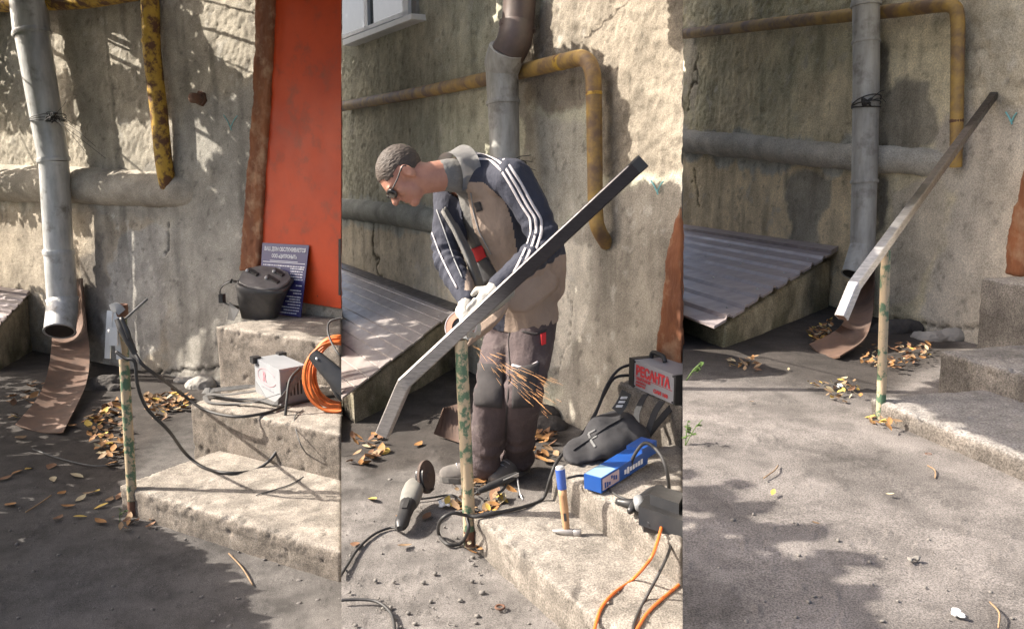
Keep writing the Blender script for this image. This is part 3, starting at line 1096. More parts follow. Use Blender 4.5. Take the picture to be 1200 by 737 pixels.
def hatch(b, A, B, C, ybase, n, m, label, inset=0.07, rib=True):
    Bp = W(b, *B, 0.03)
    f = G(b, C[0], ybase)
    Cp = V((f.x, f.y, zat(f, C[1])))
    t = thing('cellar_hatch', V((Cp.x, Cp.y, GZ[b])), label, 'hatch')
    nl = LN[b][0] if b > 1 else None
    d = WD[b]

    def left(p):
        if nl is None:
            return p - d * 2.2
        s = (p - CAM).dot(nl) / d.dot(nl)
        return p - d * s
    ac = (Cp - Bp)
    upn = ac.cross(d).normalized()
    if upn.z < 0:
        upn = -upn
    rnd = random.Random(b)
    for k in range(n):
        t0, t1 = k / n, (k + 1) / n
        prof = [(0.0, 0.0), (0.10, 0.016), (0.24, 0.016), (0.34, 0.0), (1.0, 0.002)] if rib else [(0.015, 0.0), (0.05, 0.006), (0.95, 0.006), (0.985, 0.0)]
        jog = rnd.uniform(-0.012, 0.012)
        bm = bmesh.new()
        rt, lt = [], []
        for u, hgt in prof:
            p = Bp + ac * (t0 + (t1 - t0) * u) + upn * hgt + d * jog
            rt.append(p)
            lt.append(left(p))
        thk = 0.012
        ring_r = rt + [p - upn * thk for p in rt[::-1]]
        ring_l = lt + [p - upn * thk for p in lt[::-1]]
        loft(bm, [ring_r, ring_l])
        obj('lid_slat', bm, m, t)
    # bright trim along the wall
    bm = bmesh.new()
    p0, p1 = Bp - ac * 0.035 + upn * 0.02, Bp + ac * 0.055 + upn * 0.024
    loft(bm, [[p0, p1, p1 - upn * 0.03, p0 - upn * 0.03], [left(p0), left(p1), left(p1) - upn * 0.03, left(p0) - upn * 0.03]])
    obj('edge_trim', bm, M_DKSTEEL if b == 2 else m, t)
    # screws along the slats
    for k in range(1, n, 2):
        for dd in (0.12, 0.62, 1.1):
            p = Bp + ac * ((k + 0.6) / n) - d * dd + upn * 0.004
            if nl is not None and (p - CAM).dot(nl) < 0.02:
                continue
            bm = bmesh.new(); ellipsoid(bm, p, d * .009, ac.normalized() * .009, upn * .006, 8, 5); obj('screw', bm, M_GALV, t, True)
    # masonry box
    bm = bmesh.new()
    i0 = -d * inset
    q, p = [], []
    for c0, zoff in ((Bp, 0.0), (Cp - ac * 0.09, 0.0)):
        for side in ('r', 'l'):
            c1 = c0 + i0 - upn * 0.05
            if side == 'l':
                c1 = left(c1 + d * 0.0)
            p.append(c1)
            q.append(V((c1.x, c1.y, GZ[b] - 0.06)))
    p = [p[0], p[1], p[3], p[2]]
    q = [q[0], q[1], q[3], q[2]]
    hexa(bm, q, p)
    me = remesh(bm, 0.02, 3)
    P = verts_np(me); nn = normals_np(me)
    set_verts(me, P + nn * ((fbm(P, 6, 4, 2) - 0.5) * 0.03 + (fbm(P, 25, 3, 3) - 0.5) * 0.012)[:, None] * (np.ones((len(P), 1)) if nl is None else (1 - np.exp(-((P - np.array(CAM)) @ np.array(nl) / 0.05) ** 2))[:, None]))
    c = {1: (0.20, 0.175, 0.13), 2: (0.24, 0.215, 0.165), 3: (0.36, 0.31, 0.21)}[b]
    n1 = fbm(P, 5, 5, 9)
    low = sstep(0.28, 0.0, P[:, 2] - GZ[b])
    cc = np.array(c) * (0.6 + 0.8 * n1)[:, None]
    moss = low * sstep(0.42, 0.6, fbm(P, 4, 4, 19)) * 0.7
    cc = cc * (1 - moss[:, None]) + np.array((0.075, 0.075, 0.04)) * moss[:, None]
    tint(me, cc)
    link('box_wall', me, M_CONC, t, True)
    return t


hatch(1, (-40, 338), (34, 344), (-6, 392), 440, 7, M_LID, 'corner of a brown sheet-metal hatch lid left of the galvanised downpipe', 0.06)
hatch(2, (424, 313), (537, 362), (402, 467), 508, 11, M_LID2, 'sunlit grey-brown slatted lid over the low masonry box left of the workman', 0.07, False)
hatch(3, (800, 248), (980, 294), (836, 383), 418, 9, M_LID, 'brown corrugated lid on a low box left of the dull grey downpipe', 0.05)

# ---------------------------------------------------------------- rusty splash sheets under the spouts


def chute(b, rows, label, m=M_RUST, thick=0.008, dish=0.03):
    """rows from top to bottom: left point, right point, ('w', distance from wall) or ('g', height above ground)"""
    def pt(p, k):
        return W(b, *p, k[1]) if k[0] == 'w' else G(b, *p, k[1])
    L = smooth_path([pt(r[0], r[2]) for r in rows], 6)
    Rr = smooth_path([pt(r[1], r[2]) for r in rows], 6)
    bm = bmesh.new()
    nc = 8
    rings = []
    for i, (a, c) in enumerate(zip(L, Rr)):
        i2 = min(i + 1, len(L) - 1); i1 = max(i - 1, 0)
        tan = (L[i2] - L[i1] + Rr[i2] - Rr[i1]).normalized()
        nm = (c - a).cross(tan).normalized()
        if nm.dot(CAM - a) < 0:
            nm = -nm
        top = [a.lerp(c, k / nc) - nm * dish * (1 - (2 * k / nc - 1) ** 2) for k in range(nc + 1)]
        rings.append(top + [p - nm * thick for p in top[::-1]])
    loft(bm, rings)
    bmesh.ops.recalc_face_normals(bm, faces=bm.faces[:])
    o = obj('splash_sheet', bm, m, None, True, origin=L[-1])
    autosmooth(o, 45)
    return tag(o, label, 'splash sheet')


M_RUSTB = mat('brown_rusty_sheet', (0.15, 0.088, 0.06), (0.085, 0.055, 0.042), 7, 0.75, 0.2, bumps=((40, 0.4, 0.004), (7, 0.3, 0.01)),
              dirt=((0.22, 0.16, 0.12), 4, 0.58, 0.78))
chute(1, [((66, 330), (96, 326), ('w', .08)), ((62, 380), (101, 378), ('w', .12)), ((58, 425), (105, 415), ('g', .22)), ((46, 462), (100, 452), ('g', .10)), ((18, 497), (74, 506), ('g', .03))],
      'curled rusty splash sheet under the spout of the pale galvanised downpipe', M_RUSTB)
chute(2, [((520, 478), (548, 470), ('g', 0.2)), ((508, 508), (545, 520), ('g', 0.03))], 'rusty bent plate on the dark earth behind the workman\'s shoes', M_RUSTB)
chute(3, [((998, 322), (1024, 316), ('w', .07)), ((994, 350), (1024, 340), ('w', 0.10)), ((990, 374), (1022, 372), ('g', .14)), ((975, 390), (1012, 398), ('g', .07)), ((948, 403), (984, 417), ('g', .025))],
      'curled brown splash sheet on dark earth under the finished handrail', M_RUSTB)

# ---------------------------------------------------------------- posts and handrails


def post(b, foot, top, wf, label, m=M_POST):
    f = G(b, *foot, 0.0)
    zt = zat(f, top[1])
    t = thing('rail_post', f, label, 'post')
    tp = at(top[0], top[1], f.y + (0.0))
    tp = V((tp.x, f.y, zt))
    r = m_of(f, wf / 2)
    bm = bmesh.new()
    ps = [f - V((0, 0, 0.05))] + [f.lerp(tp, k / 10) for k in range(1, 11)]
    rng = tube(bm, ps, r, 16)
    autosmooth(obj('pole', bm, m, t, True), 50)
    bm = bmesh.new(); tube(bm, [f + (tp - f) * 0.0, f + (tp - f) * 0.075], [r * 1.03, r * 1.01], 16)
    autosmooth(obj('bare_foot', bm, M_RUST, t, True), 50)
    return t, f, tp, r


t1, f1, tp1, r1 = post(1, (156, 603), (142, 364), 11, 'peeling green post with an open top at the corner of the sunlit steps')
bm = bmesh.new()
loft(bm, [ell_ring(tp1 + V((0, 0, -0.03)), V((r1 * 1.35, 0, 0)), V((0, r1 * 1.35, 0))), ell_ring(tp1 + V((0, 0, 0.035)), V((r1 * 1.35, 0, 0)), V((0, r1 * 1.35, 0))),
          ell_ring(tp1 + V((0, 0, 0.035)), V((r1 * 1.0, 0, 0)), V((0, r1 * 1.0, 0))), ell_ring(tp1 + V((0, 0, 0.002)), V((r1 * 0.9, 0, 0)), V((0, r1 * 0.9, 0)))])
autosmooth(obj('open_collar', bm, M_RUST, t1, True), 50)
t2, f2, tp2, r2 = post(2, (551, 638), (540, 398), 14.5, 'peeling green pipe post holding up the handrail in front of the workman')
t3, f3, tp3, r3 = post(3, (1032, 492), (1038, 292), 10.5, 'peeling green and cream post under the finished dark handrail')


def sqbar(bm, pts, wd, up=V((0, 0, 1)), hgt=None):
    hgt = hgt or wd
    rings = []
    n = len(pts)
    for i in range(n):
        d0 = (pts[i] - pts[i - 1]).normalized() if i else None
        d1 = (pts[i + 1] - pts[i]).normalized() if i < n - 1 else None
        tdir = (d0 + d1).normalized() if d0 and d1 else (d0 or d1)
        s = tdir.cross(up).normalized()
        v = s.cross(tdir).normalized()
        k = 1.0 / max(0.4, tdir.dot(d1 or d0))
        c = 0.16
        ring_ = []
        for a, e in ((-1, -1 + c), (-1 + c, -1), (1 - c, -1), (1, -1 + c), (1, 1 - c), (1 - c, 1), (-1 + c, 1), (-1, 1 - c)):
            ring_.append(pts[i] + s * a * wd / 2 + v * e * hgt / 2 * k)
        rings.append(ring_)
    return loft(bm, rings)


def rail_mat():
    m, nt, bs, lk = nodes_of('ground_steel')
    a = nt.nodes.new('ShaderNodeVertexColor'); a.layer_name = 'tint'
    g = ramp(nt, nz(nt, 26, 5, .65, (1, 1, 6)), [(.35, (.75,) * 3), (.65, (1.2,) * 3)])
    lk.new(mixc(nt, 1.0, a.outputs[0], g, 'MULTIPLY'), bs.inputs['Base Color'])
    bs.inputs['Metallic'].default_value = 0.5
    rr = ramp(nt, nz(nt, 40, 5), [(.3, (.3,) * 3), (.7, (.5,) * 3)])
    lk.new(rr, bs.inputs['Roughness'])
    bump(nt, bs, [(nz(nt, 140, 4), .15, .001)])
    return m


M_RAIL = rail_mat()


def handrail(b, top_px, top_off, tp, bend_px, end_px, end_drop, wd, label, split):
    a = at(*top_px, top_off) if b == 2 else W(b, *top_px, top_off)
    c = tp + V((0, 0, wd * 0.7))
    dirv = (c - a).normalized()
    # bend lies on the straight run, where it crosses the bend's image column
    r = ray(*bend_px)
    k = 0.0
    best = None
    for i in range(0, 400):
        p = a + dirv * (i * 0.01)
        e = abs(px(p)[0] - bend_px[0])
        if best is None or e < best[0]:
            best = (e, p)
    bp = best[1]
    e = at(end_px[0], end_px[1], bp.y + end_drop)
    t = thing('handrail', c, label, 'handrail')
    n = 60
    bm = bmesh.new(); sqbar(bm, [a.lerp(bp, k / n) for k in range(n)] + [bp] + [bp.lerp(e, k / 8) for k in range(1, 9)], wd)
    bmesh.ops.recalc_face_normals(bm, faces=bm.faces[:])
    me = bpy.data.meshes.new('tube'); bm.to_mesh(me); bm.free()
    P = verts_np(me)
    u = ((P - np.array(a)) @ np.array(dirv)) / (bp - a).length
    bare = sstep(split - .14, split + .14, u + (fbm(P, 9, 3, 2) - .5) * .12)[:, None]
    tint(me, np.array((.028, .023, .024)) * (1 - bare) + np.array({2: (.26, .24, .225), 3: (.52, .50, .49)}[b]) * bare)  # dark steel to bare steel, the contrast deepened as painted sunlight and shade
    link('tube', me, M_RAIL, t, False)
    bm = bmesh.new(); sqbar(bm, [a - dirv * 0.012, a + dirv * 0.03], wd * 1.03); obj('end_cap', bm, M_BLKPL, t)
    d2 = (e - bp).normalized()
    bm = bmesh.new(); sqbar(bm, [e + d2 * 0.0005, e + d2 * 0.0015], wd * 0.8); obj('open_mouth', bm, M_RUST, t)
    return t, a, bp, e


hr2, ha2, hb2, he2 = handrail(2, (751, 191), 3.40, tp2, (474, 456), (449, 508), 0.02, 0.056, 'long square steel handrail the workman leans over, bright at its bent lower end', 0.62)
hr3, ha3, hb3, he3 = handrail(3, (1164, 113), 0.03, tp3, (1001, 346), (986, 372), -0.04, 0.034, 'finished dark handrail standing alone on its post, polished and painted sun-bright at the bent end', 0.80)
# ---------------------------------------------------------------- tools, yard 1
M_INV = mat('pale_grey_enamel', (0.30, 0.31, 0.325), (0.25, 0.26, 0.275), 5, 0.4)
M_INVD = mat('grey_enamel', (0.24, 0.245, 0.25), (0.19, 0.195, 0.2), 8, 0.5, bumps=((70, 0.2, 0.002),))
M_INKR = mat('red_ink', (0.62, 0.05, 0.06), (0.55, 0.045, 0.05), 10, 0.5)
M_PINK = mat('faded_red_ink', (0.52, 0.16, 0.19), (0.48, 0.2, 0.23), 10, 0.5)
M_INKG = mat('grey_ink', (0.25, 0.25, 0.27), (0.22, 0.22, 0.24), 10, 0.5)
M_WEB = mat('grey_webbing', (0.13, 0.125, 0.12), (0.09, 0.088, 0.085), 30, 0.9, bumps=((150, 0.6, 0.002),))
M_WEBB = mat('black_webbing', (0.028, 0.028, 0.03), (0.02, 0.02, 0.022), 30, 0.85, bumps=((150, 0.6, 0.002),))
M_BLUE = mat('navy_board', (0.035, 0.032, 0.14), (0.03, 0.028, 0.12), 4, 0.4)
M_INKW = mat('white_ink', (0.78, 0.78, 0.82), (0.72, 0.72, 0.76), 10, 0.5)
M_MASK = mat('scuffed_black_plastic', (0.03, 0.029, 0.029), (0.06, 0.057, 0.055), 7, 0.5, bumps=((60, 0.3, 0.003), (12, 0.2, 0.006)), rvar=0.12)
M_MASKT = mat('dusty_grey_plastic', (0.20, 0.185, 0.175), (0.12, 0.113, 0.108), 9, 0.55, bumps=((50, 0.3, 0.003),), rvar=0.1)
M_CHROME = mat('bright_zinc', (0.62, 0.62, 0.62), (0.5, 0.5, 0.5), 9, 0.35, 0.7, bumps=((80, 0.15, 0.001),))


def cable(name, pts, r, m, label, cat='cable', n=8, group=None, sides=8):
    ps = smooth_path(pts, n)
    bm = bmesh.new()
    tube(bm, ps, r, sides)
    o = obj(name, bm, m, None, True, origin=ps[0])
    return tag(o, label, cat, group)


def ribbon(bm, pts, wd, th, nrm=None, n=6):
    ps = smooth_path(pts, n)
    rings = []
    for i in range(len(ps)):
        t = (ps[min(i + 1, len(ps) - 1)] - ps[max(i - 1, 0)]).normalized()
        nn = nrm[min(i // n, len(nrm) - 1)] if isinstance(nrm, list) else (nrm or V((0, 0, 1)))
        s = t.cross(nn).normalized()
        v = s.cross(t).normalized()
        rings.append([ps[i] + s * wd / 2 + v * th / 2, ps[i] - s * wd / 2 + v * th / 2, ps[i] - s * wd / 2 - v * th / 2, ps[i] + s * wd / 2 - v * th / 2])
    loft(bm, rings)


def boxat(p0, p1, p2, h):
    """four bottom corners and height vector"""
    q = [p0, p1, p2, p0 + p2 - p1]
    return q, [x + V((0, 0, h)) for x in q]


# --- blue notice leaning on the door
sgl, sgr = ST(1, 2, 301, 357), ST(1, 2, 350, 366)
dx = (sgr - sgl)
# bottom edge stands on the landing close to the door, top edge leans on the door leaf
off_b = 0.17
z0 = SZ[1][2] + 0.01
p_bl = W(1, 302, 352, off_b); p_bl.z = z0
p_br = W(1, 352, 364, off_b); p_br.z = z0
p_tl, p_tr = W(1, 307.5, 284.5, 0.06), W(1, 362, 287.5, 0.06)
sg = thing('notice_board', (p_bl + p_br) / 2, 'navy notice board with white lettering leaning against the red door', 'notice board')
bm = bmesh.new()
nb = (p_tr - p_tl).cross(p_tl - p_bl).normalized()
if nb.dot(WN[1]) < 0:
    nb = -nb
hexa(bm, [p_bl, p_br, p_br - nb * 0.006, p_bl - nb * 0.006], [p_tl, p_tr, p_tr - nb * 0.006, p_tl - nb * 0.006])
obj('board', bm, M_BLUE, sg)
bx, by = (p_tr - p_tl).normalized(), (p_tl - p_bl).normalized()
BW, BH = (p_tr - p_tl).length, (p_tl - p_bl).length


def bpt(u, v):
    return p_bl.lerp(p_br, u).lerp(p_tl.lerp(p_tr, u), v) + nb * 0.001


text('heading', 'ВАШ ДОМ ОБСЛУЖИВАЕТСЯ', bpt(0.06, 0.895), bx, by, BH * 0.075, M_INKW, sg, bold=0.0012, fit=BW * 0.88)
text('heading', 'ООО «ЦИТРОНЫТ»', bpt(0.23, 0.80), bx, by, BH * 0.07, M_INKW, sg, bold=0.0012, fit=BW * 0.54)
bm = bmesh.new()
rnd = random.Random(4)
for v, a, c in ((0.755, .2, .8), (0.735, .05, .95)):
    obox(bm, bpt((a + c) / 2, v), bx * BW * (c - a) / 2, by * BH * 0.004, nb * 0.0006)
lines = [(0.69, .05, .96), (0.655, .05, .45), (0.62, .05, .2), (0.585, .05, .24)] + [(0.66 - 0.037 * k, .66, .95) for k in range(5)] + \
        [(0.43, .82, .96), (0.36, .7, .96), (0.32, .78, .96), (0.27, .64, .96), (0.235, .7, .94), (0.2, .62, .96), (0.16, .68, .96), (0.12, .55, .96), (0.08, .6, .94), (0.04, .5, .9)]
for v, a, c in lines:
    u = a
    while u < c - 0.01:
        ln = min(rnd.uniform(0.015, 0.06), c - u)
        obox(bm, bpt(u + ln / 2, v), bx * BW * ln / 2, by * BH * rnd.uniform(0.006, 0.009), nb * 0.0006)
        u += ln + 0.012
tag(obj('small_print', bm, M_INKW, sg), kind='stuff')

# --- welding mask on the landing: a deep shell lying face up, headband loop at the left
mk0 = ST(1, 2, 300, 372)
sc = m_of(mk0, 1.0)
mk = thing('welding_mask', mk0, 'black welding mask lying face up on the top step in front of the notice', 'welding mask')
ex, ez = V((1, -0.12, 0)).normalized(), V((0, 0, 1))
ey = ez.cross(ex)


def mkp(dx_, dz_, dy_=0.0):
    return mk0 + ex * (dx_ * sc) + ez * (dz_ * sc) + ey * (dy_ * sc)


rings = []
for hz, cxx, rx, ry, tilt in ((0, 5, 20, 13, 0), (9, 6, 22, 16, 0), (22, 8, 25, 20, 0.05), (34, 11, 28, 23, 0.12), (41, 13, 31, 24, 0.2), (44, 14, 30, 23, 0.22)):
    c = mkp(cxx, hz)
    r_ = ell_ring(c, ex * rx * sc + ez * (-tilt * rx * sc * 0.55), ey * ry * sc + ez * (ry * sc * tilt * 1.5), 28, 0.55)
    rings.append(r_)
bm = bmesh.new()
vr = loft(bm, rings, caps=True)
bevel(bm, 0.006, 2, 50)
o = autosmooth(obj('shell', bm, M_MASK, mk, True), 45)
top = mkp(14, 46.5)
ux, vy = ex * 0.985 - ez * 0.085, ey + ez * 0.5
bm = bmesh.new()
outl = [(-34, -6), (-30, -15), (-14, -23), (6, -24), (24, -18), (33, -6), (34, 4), (26, 14), (6, 21), (-16, 21), (-30, 14), (-35, 4)]
a = [bm.verts.new(top + ux * x * .87 * sc + vy * y * sc * 0.92 + ez * 0.012) for x, y in outl]
c = [bm.verts.new(v.co - ez * 0.02) for v in a]
bm.faces.new(a); bm.faces.new(c[::-1])
for i in range(len(a)):
    bm.faces.new((a[i], c[i], c[(i + 1) % len(a)], a[(i + 1) % len(a)]))
bmesh.ops.recalc_face_normals(bm, faces=bm.faces[:])
bevel(bm, 0.006, 2, 40)
autosmooth(obj('face_plate', bm, M_MASKT, mk, True), 45)
for x, y, ln in ((-20, 5, 9), (13, -5, 10), (16, 9, 8)):
    bm = bmesh.new()
    p = top + ux * x * .85 * sc + vy * y * .9 * sc + ez * 0.016
    obox(bm, p, (ux * 0.9 - vy * 0.5).normalized() * ln * sc, (vy * 0.9 + ux * 0.5).normalized() * 2.3 * sc, ez * 0.012)
    bevel(bm, 0.004, 1)
    obj('lens_clip', bm, M_BLKPL, mk)
    bm = bmesh.new(); ellipsoid(bm, p - ux * ln * 0.8 * sc + ez * .012, ux * 2.2 * sc, vy * 2.2 * sc, ez * 0.012, 10, 6); obj('knob', bm, M_GALV, mk, True)
bm = bmesh.new()
ribbon(bm, [mkp(-12, 42, -8), mkp(-24, 44, -12), mkp(-35, 36, -12), mkp(-37, 25, -10), mkp(-30, 16, -8), mkp(-14, 12, -6)], 6 * sc, 0.006, [ex * -1 + ey * -.3] * 6)
ob = obj('headband', bm, M_BLKPL, mk)
bm = bmesh.new(); p = mkp(-34, 24, -13); obox(bm, p, ex * 2.5 * sc, ey * 4 * sc, ez * 5 * sc); bevel(bm, 0.004, 1); obj('ratchet', bm, M_BLKPL, mk)
bm = bmesh.new(); a_ = mkp(-26, 8, -10)
loft(bm, [[mkp(-24, 20, -16), mkp(-10, 12, -22), mkp(-10, 12, -21), mkp(-24, 20, -15)], [mkp(-27, 0, -18), mkp(-16, 0, -25), mkp(-16, 0, -24), mkp(-27, 0, -17)]])
obj('neck_flap', bm, M_MASK, mk)

# --- small pale inverter welder on the middle step
p0, p1, p2 = ST(1, 1, 300, 459), ST(1, 1, 329, 475), ST(1, 1, 357, 467)
e_ = (p1 - p0); f_ = (p2 - p1)
f_ = f_ - e_ * (f_.dot(e_) / e_.length_squared) * 0.7
p2 = p1 + f_
hh = zat(p1, 433) - p1.z
iv = thing('inverter_welder', p1, 'small pale grey inverter welder with a red R emblem on the middle sunlit step', 'welding machine')
q, p = boxat(p0, p1, p2, hh)
bm = bmesh.new(); hexa(bm, q, p); bevel(bm, 0.014, 2)
autosmooth(obj('case', bm, M_INV, iv), 35)
fx = (p1 - p0).normalized(); fn = fx.cross(V((0, 0, 1))).normalized()
if fn.dot(CAM - p0) < 0: fn = -fn
FWD = (p1 - p0).length
rn = (p2 - p1).normalized().cross(V((0, 0, 1))).normalized()
if rn.dot(CAM - p1) < 0: rn = -rn
bm = bmesh.new(); c = (p1 + p2) / 2 + V((0, 0, hh * 0.47)) + rn * 0.002
obox(bm, c, (p2 - p1) * 0.5, V((0, 0, hh * 0.46)), rn * 0.005); bevel(bm, .004, 1); obj('side_panel', bm, M_INVD, iv)
for k in range(5):
    bm = bmesh.new(); obox(bm, p1.lerp(p2, 0.25 + 0.13 * k) + V((0, 0, hh * 0.42)) + rn * 0.007, (p2 - p1).normalized() * .006, V((0, 0, hh * 0.2)), rn * .002); obj('vent_slot', bm, M_BLKPL, iv)
c = p0 + (p1 - p0) * 0.5 + V((0, 0, hh * 0.6)) + fn * 0.001
text('emblem_letter', 'R', c - fx * FWD * 0.16 - V((0, 0, hh * .15)), fx, V((0, 0, 1)), hh * 0.42, M_PINK, iv, bold=0.0003)
bm = bmesh.new(); tube(bm, [c + fn * .001 + fx * math.cos(a) * FWD * 0.36 + V((0, 0, math.sin(a) * hh * 0.23)) for a in np.linspace(0.5, 6.0, 30)], 0.0013, 6); obj('emblem_ring', bm, M_PINK, iv, True)
bm = bmesh.new()
for k in range(4):
    obox(bm, c - V((0, 0, hh * 0.33)) + fx * (k - 1.5) * FWD * 0.13, fx * FWD * 0.05, V((0, 0, hh * 0.02)), fn * 0.001)
obj('model_print', bm, M_INKG, iv)
bm = bmesh.new(); obox(bm, p0 + fx * FWD * 0.18 + V((0, 0, hh * 0.86)) + fn * 0.002, fx * .008, V((0, 0, .006)), fn * .003); obj('indicator', bm, M_BLKPL, iv)
bm = bmesh.new(); hexa(bm, [p0 + V((0, 0, .0)) + fn * .003, p0 + fx * FWD * .45 + fn * .003, p0 + fx * FWD * .45, p0], [p0 + V((0, 0, hh * .36)) + fn * .003, p0 + fx * FWD * .05 + V((0, 0, hh * .33)) + fn * .003, p0 + fx * FWD * .05 + V((0, 0, hh * .33)), p0 + V((0, 0, hh * .36))])
obj('corner_panel', bm, M_INVD, iv)
for pp in (p0, p0 + (p2 - p1)):
    bm = bmesh.new(); obox(bm, pp + V((0, 0, hh * 0.97)) + fx * .02, fx * .03, (p2 - p1).normalized() * .03, V((0, 0, .022))); bevel(bm, .008, 1); obj('corner_guard', bm, M_BLKPL, iv)
bm = bmesh.new()
ribbon(bm, [p1.lerp(p2, .8) + V((0, 0, hh * .9)) + rn * .02, p1.lerp(p2, .4) + V((0, 0, hh * .55)) + rn * .03, p1 + V((0, 0, hh * .12)) + rn * .02 + fn * .03,
            ST(1, 1, 305, 468, .02), ST(1, 1, 270, 467, .015), ST(1, 1, 240, 459, .02), ST(1, 1, 250, 457, .035), ST(1, 1, 299, 452, .03)], 0.042, 0.004,
       [rn, rn, rn + V((0, 0, 1)), V((0, 0, 1)), V((0, 0, 1)), V((0, -.6, .5)), V((0, -.4, .8)), V((0, 0, 1))])
obj('shoulder_strap', bm, M_WEB, iv)
bm = bmesh.new()
ribbon(bm, [ST(1, 1, 300, 458, .06), ST(1, 1, 270, 462, .05), ST(1, 1, 242, 463, .02), ST(1, 1, 248, 472, .01), ST(1, 1, 290, 472, .02), ST(1, 1, 326, 462, .12)], 0.03, 0.004, V((0, 0, 1)))
obj('shoulder_strap', bm, M_WEB, iv)

# --- coil of orange extension cable at the end of the step, with its black reel handle
cc = ST(1, 1, 388, 478)
co = thing('cable_coil', cc, 'coil of orange extension cable on the middle step, right of the pale welder', 'cable coil')
u1 = m_of(cc, 1.0)
cx3 = V((1, 0, 0)); cz3 = V((0.05, 0.35, 1)).normalized()
rnd = random.Random(3)
for k in range(11):
    ox, oz = rnd.uniform(-3, 3), rnd.uniform(-2, 3)
    depth = k * 0.018 - 0.08
    ctr = cc + V((0.0, depth, 0)) + cx3 * (9 + ox) * u1 + V((0, 0, 1)) * (40 + oz) * u1
    rx_, rz_ = (34 + rnd.uniform(-3, 3)) * u1, (38 + rnd.uniform(-2, 3)) * u1
    pts = [ctr + cx3 * (math.cos(a) * rx_) + V((0, 0.2, 1)) * math.sin(a) * rz_ + V((0, 0.012 * math.sin(2 * a + k), 0)) for a in np.linspace(0.9, 2 * math.pi + 0.5, 44)]
    pts = [V((p.x, p.y, max(p.z, SZ[1][1] + .012 + .004 * (k % 3)))) for p in pts]
    bm = bmesh.new(); tube(bm, pts, 1.65 * u1, 8); clip(bm, 1)
    obj('cable_turn', bm, M_ORANGE, co, True)
a, c = at(366, 414, cc.y - 0.22), at(404, 452, cc.y - 0.30)
bm = bmesh.new()
dd = (c - a).normalized(); nn_ = V((0, -1, .25)).normalized(); ss = dd.cross(nn_).normalized()
loft(bm, [ell_ring(a + dd * t, ss * wd * u1, nn_ * .025, 16, .5) for t, wd in ((0, 3), (.006, 6.5), (.05, 8), (.12, 9.5), (.22, 11), (.34, 12), (.5, 12))])
clip(bm, 1)
autosmooth(obj('reel_handle', bm, M_BLKPL, co, True), 40)
bm = bmesh.new(); tube(bm, smooth_path([a + V((.05, .02, -.02)), at(385, 440, cc.y - .22), at(395, 462, cc.y - .25), at(404, 470, cc.y - .25)], 6), 3.2 * u1, 8); clip(bm, 1)
obj('reel_bar', bm, M_BLKPL, co, True)
bm = bmesh.new(); ellipsoid(bm, a + dd * .05 + nn_ * .028, dd * .01, ss * .01, nn_ * .004, 10, 5); obj('rivet', bm, M_CHROME, co, True)

# --- ground clamp, electrode holder and leads on the green post
Yp = tp1.y - 0.03
cl = thing('ground_clamp', at(134, 370, Yp), 'silver ground clamp biting the top of the peeling post', 'clamp')
for pts in ([(129, 364), (128, 380), (127, 398), (126, 420)], [(137, 366), (135, 384), (138, 402), (140, 421)]):
    bm = bmesh.new()
    ribbon(bm, [at(x, y, Yp - .01 * i) for i, (x, y) in enumerate(pts)], 0.032, 0.006, V((0, -1, 0)))
    obj('jaw', bm, M_CHROME, cl)
bm = bmesh.new(); tube(bm, [at(127, 388, Yp - .02), at(139, 390, Yp - .02)], 0.012, 10); obj('spring', bm, M_INVD, cl, True)
bm = bmesh.new(); ribbon(bm, [at(130, 362, Yp), at(137, 360, Yp - .02), at(143, 366, Yp - .02)], 0.05, 0.006, V((0, -1, 0))); obj('bite_plate', bm, M_INVD, cl)
bm = bmesh.new(); ribbon(bm, [at(133, 384, Yp - .04), at(133, 405, Yp - .05)], 0.045, 0.005, V((0, -1, 0))); obj('back_plate', bm, M_CHROME, cl)
eh = thing('electrode_holder', at(146, 385, Yp - .05), 'black electrode holder with a thin rod hooked on the peeling post', 'electrode holder')
bm = bmesh.new()
ps = [at(138, 374, Yp - .06), at(143, 384, Yp - .07), at(150, 398, Yp - .08), (at(158, 414, Yp - .08))]
tube(bm, smooth_path(ps, 5), [0.018, 0.026, 0.023, 0.016], 12); autosmooth(obj('handle', bm, M_BLACK, eh, True), 50)
bm = bmesh.new()
tube(bm, smooth_path([at(142, 372, Yp - .09), at(149, 388, Yp - .10), at(152, 397, Yp - .1)], 5), [0.012, 0.014, 0.012], 10); obj('lever', bm, M_BLKPL, eh, True)
bm = bmesh.new(); tube(bm, [at(144, 376, Yp - .08), at(173, 350, Yp - .02)], 0.0065, 8); obj('electrode', bm, M_WEB, eh, True)


def lead(b, pts, r, m, label, group=None, cat='cable'):
    """points: (x, y, 's', step) on a step, (x, y, 'g') on the ground, (x, y, depth) in the air"""
    r *= 0.62
    out = []
    for p in pts:
        if p[2] == 's':
            out.append(ST(b, p[3], p[0], p[1], r))
        elif p[2] == 'g':
            out.append(G(b, p[0], p[1], r + 0.004))
        else:
            out.append(at(p[0], p[1], p[2]))
    ps = smooth_path(out, 8)
    bm = bmesh.new(); tube(bm, ps, r, 8); clip(bm, b)
    return tag(obj('welding_cable', bm, m, None, True, origin=ps[0]), label, cat, group)


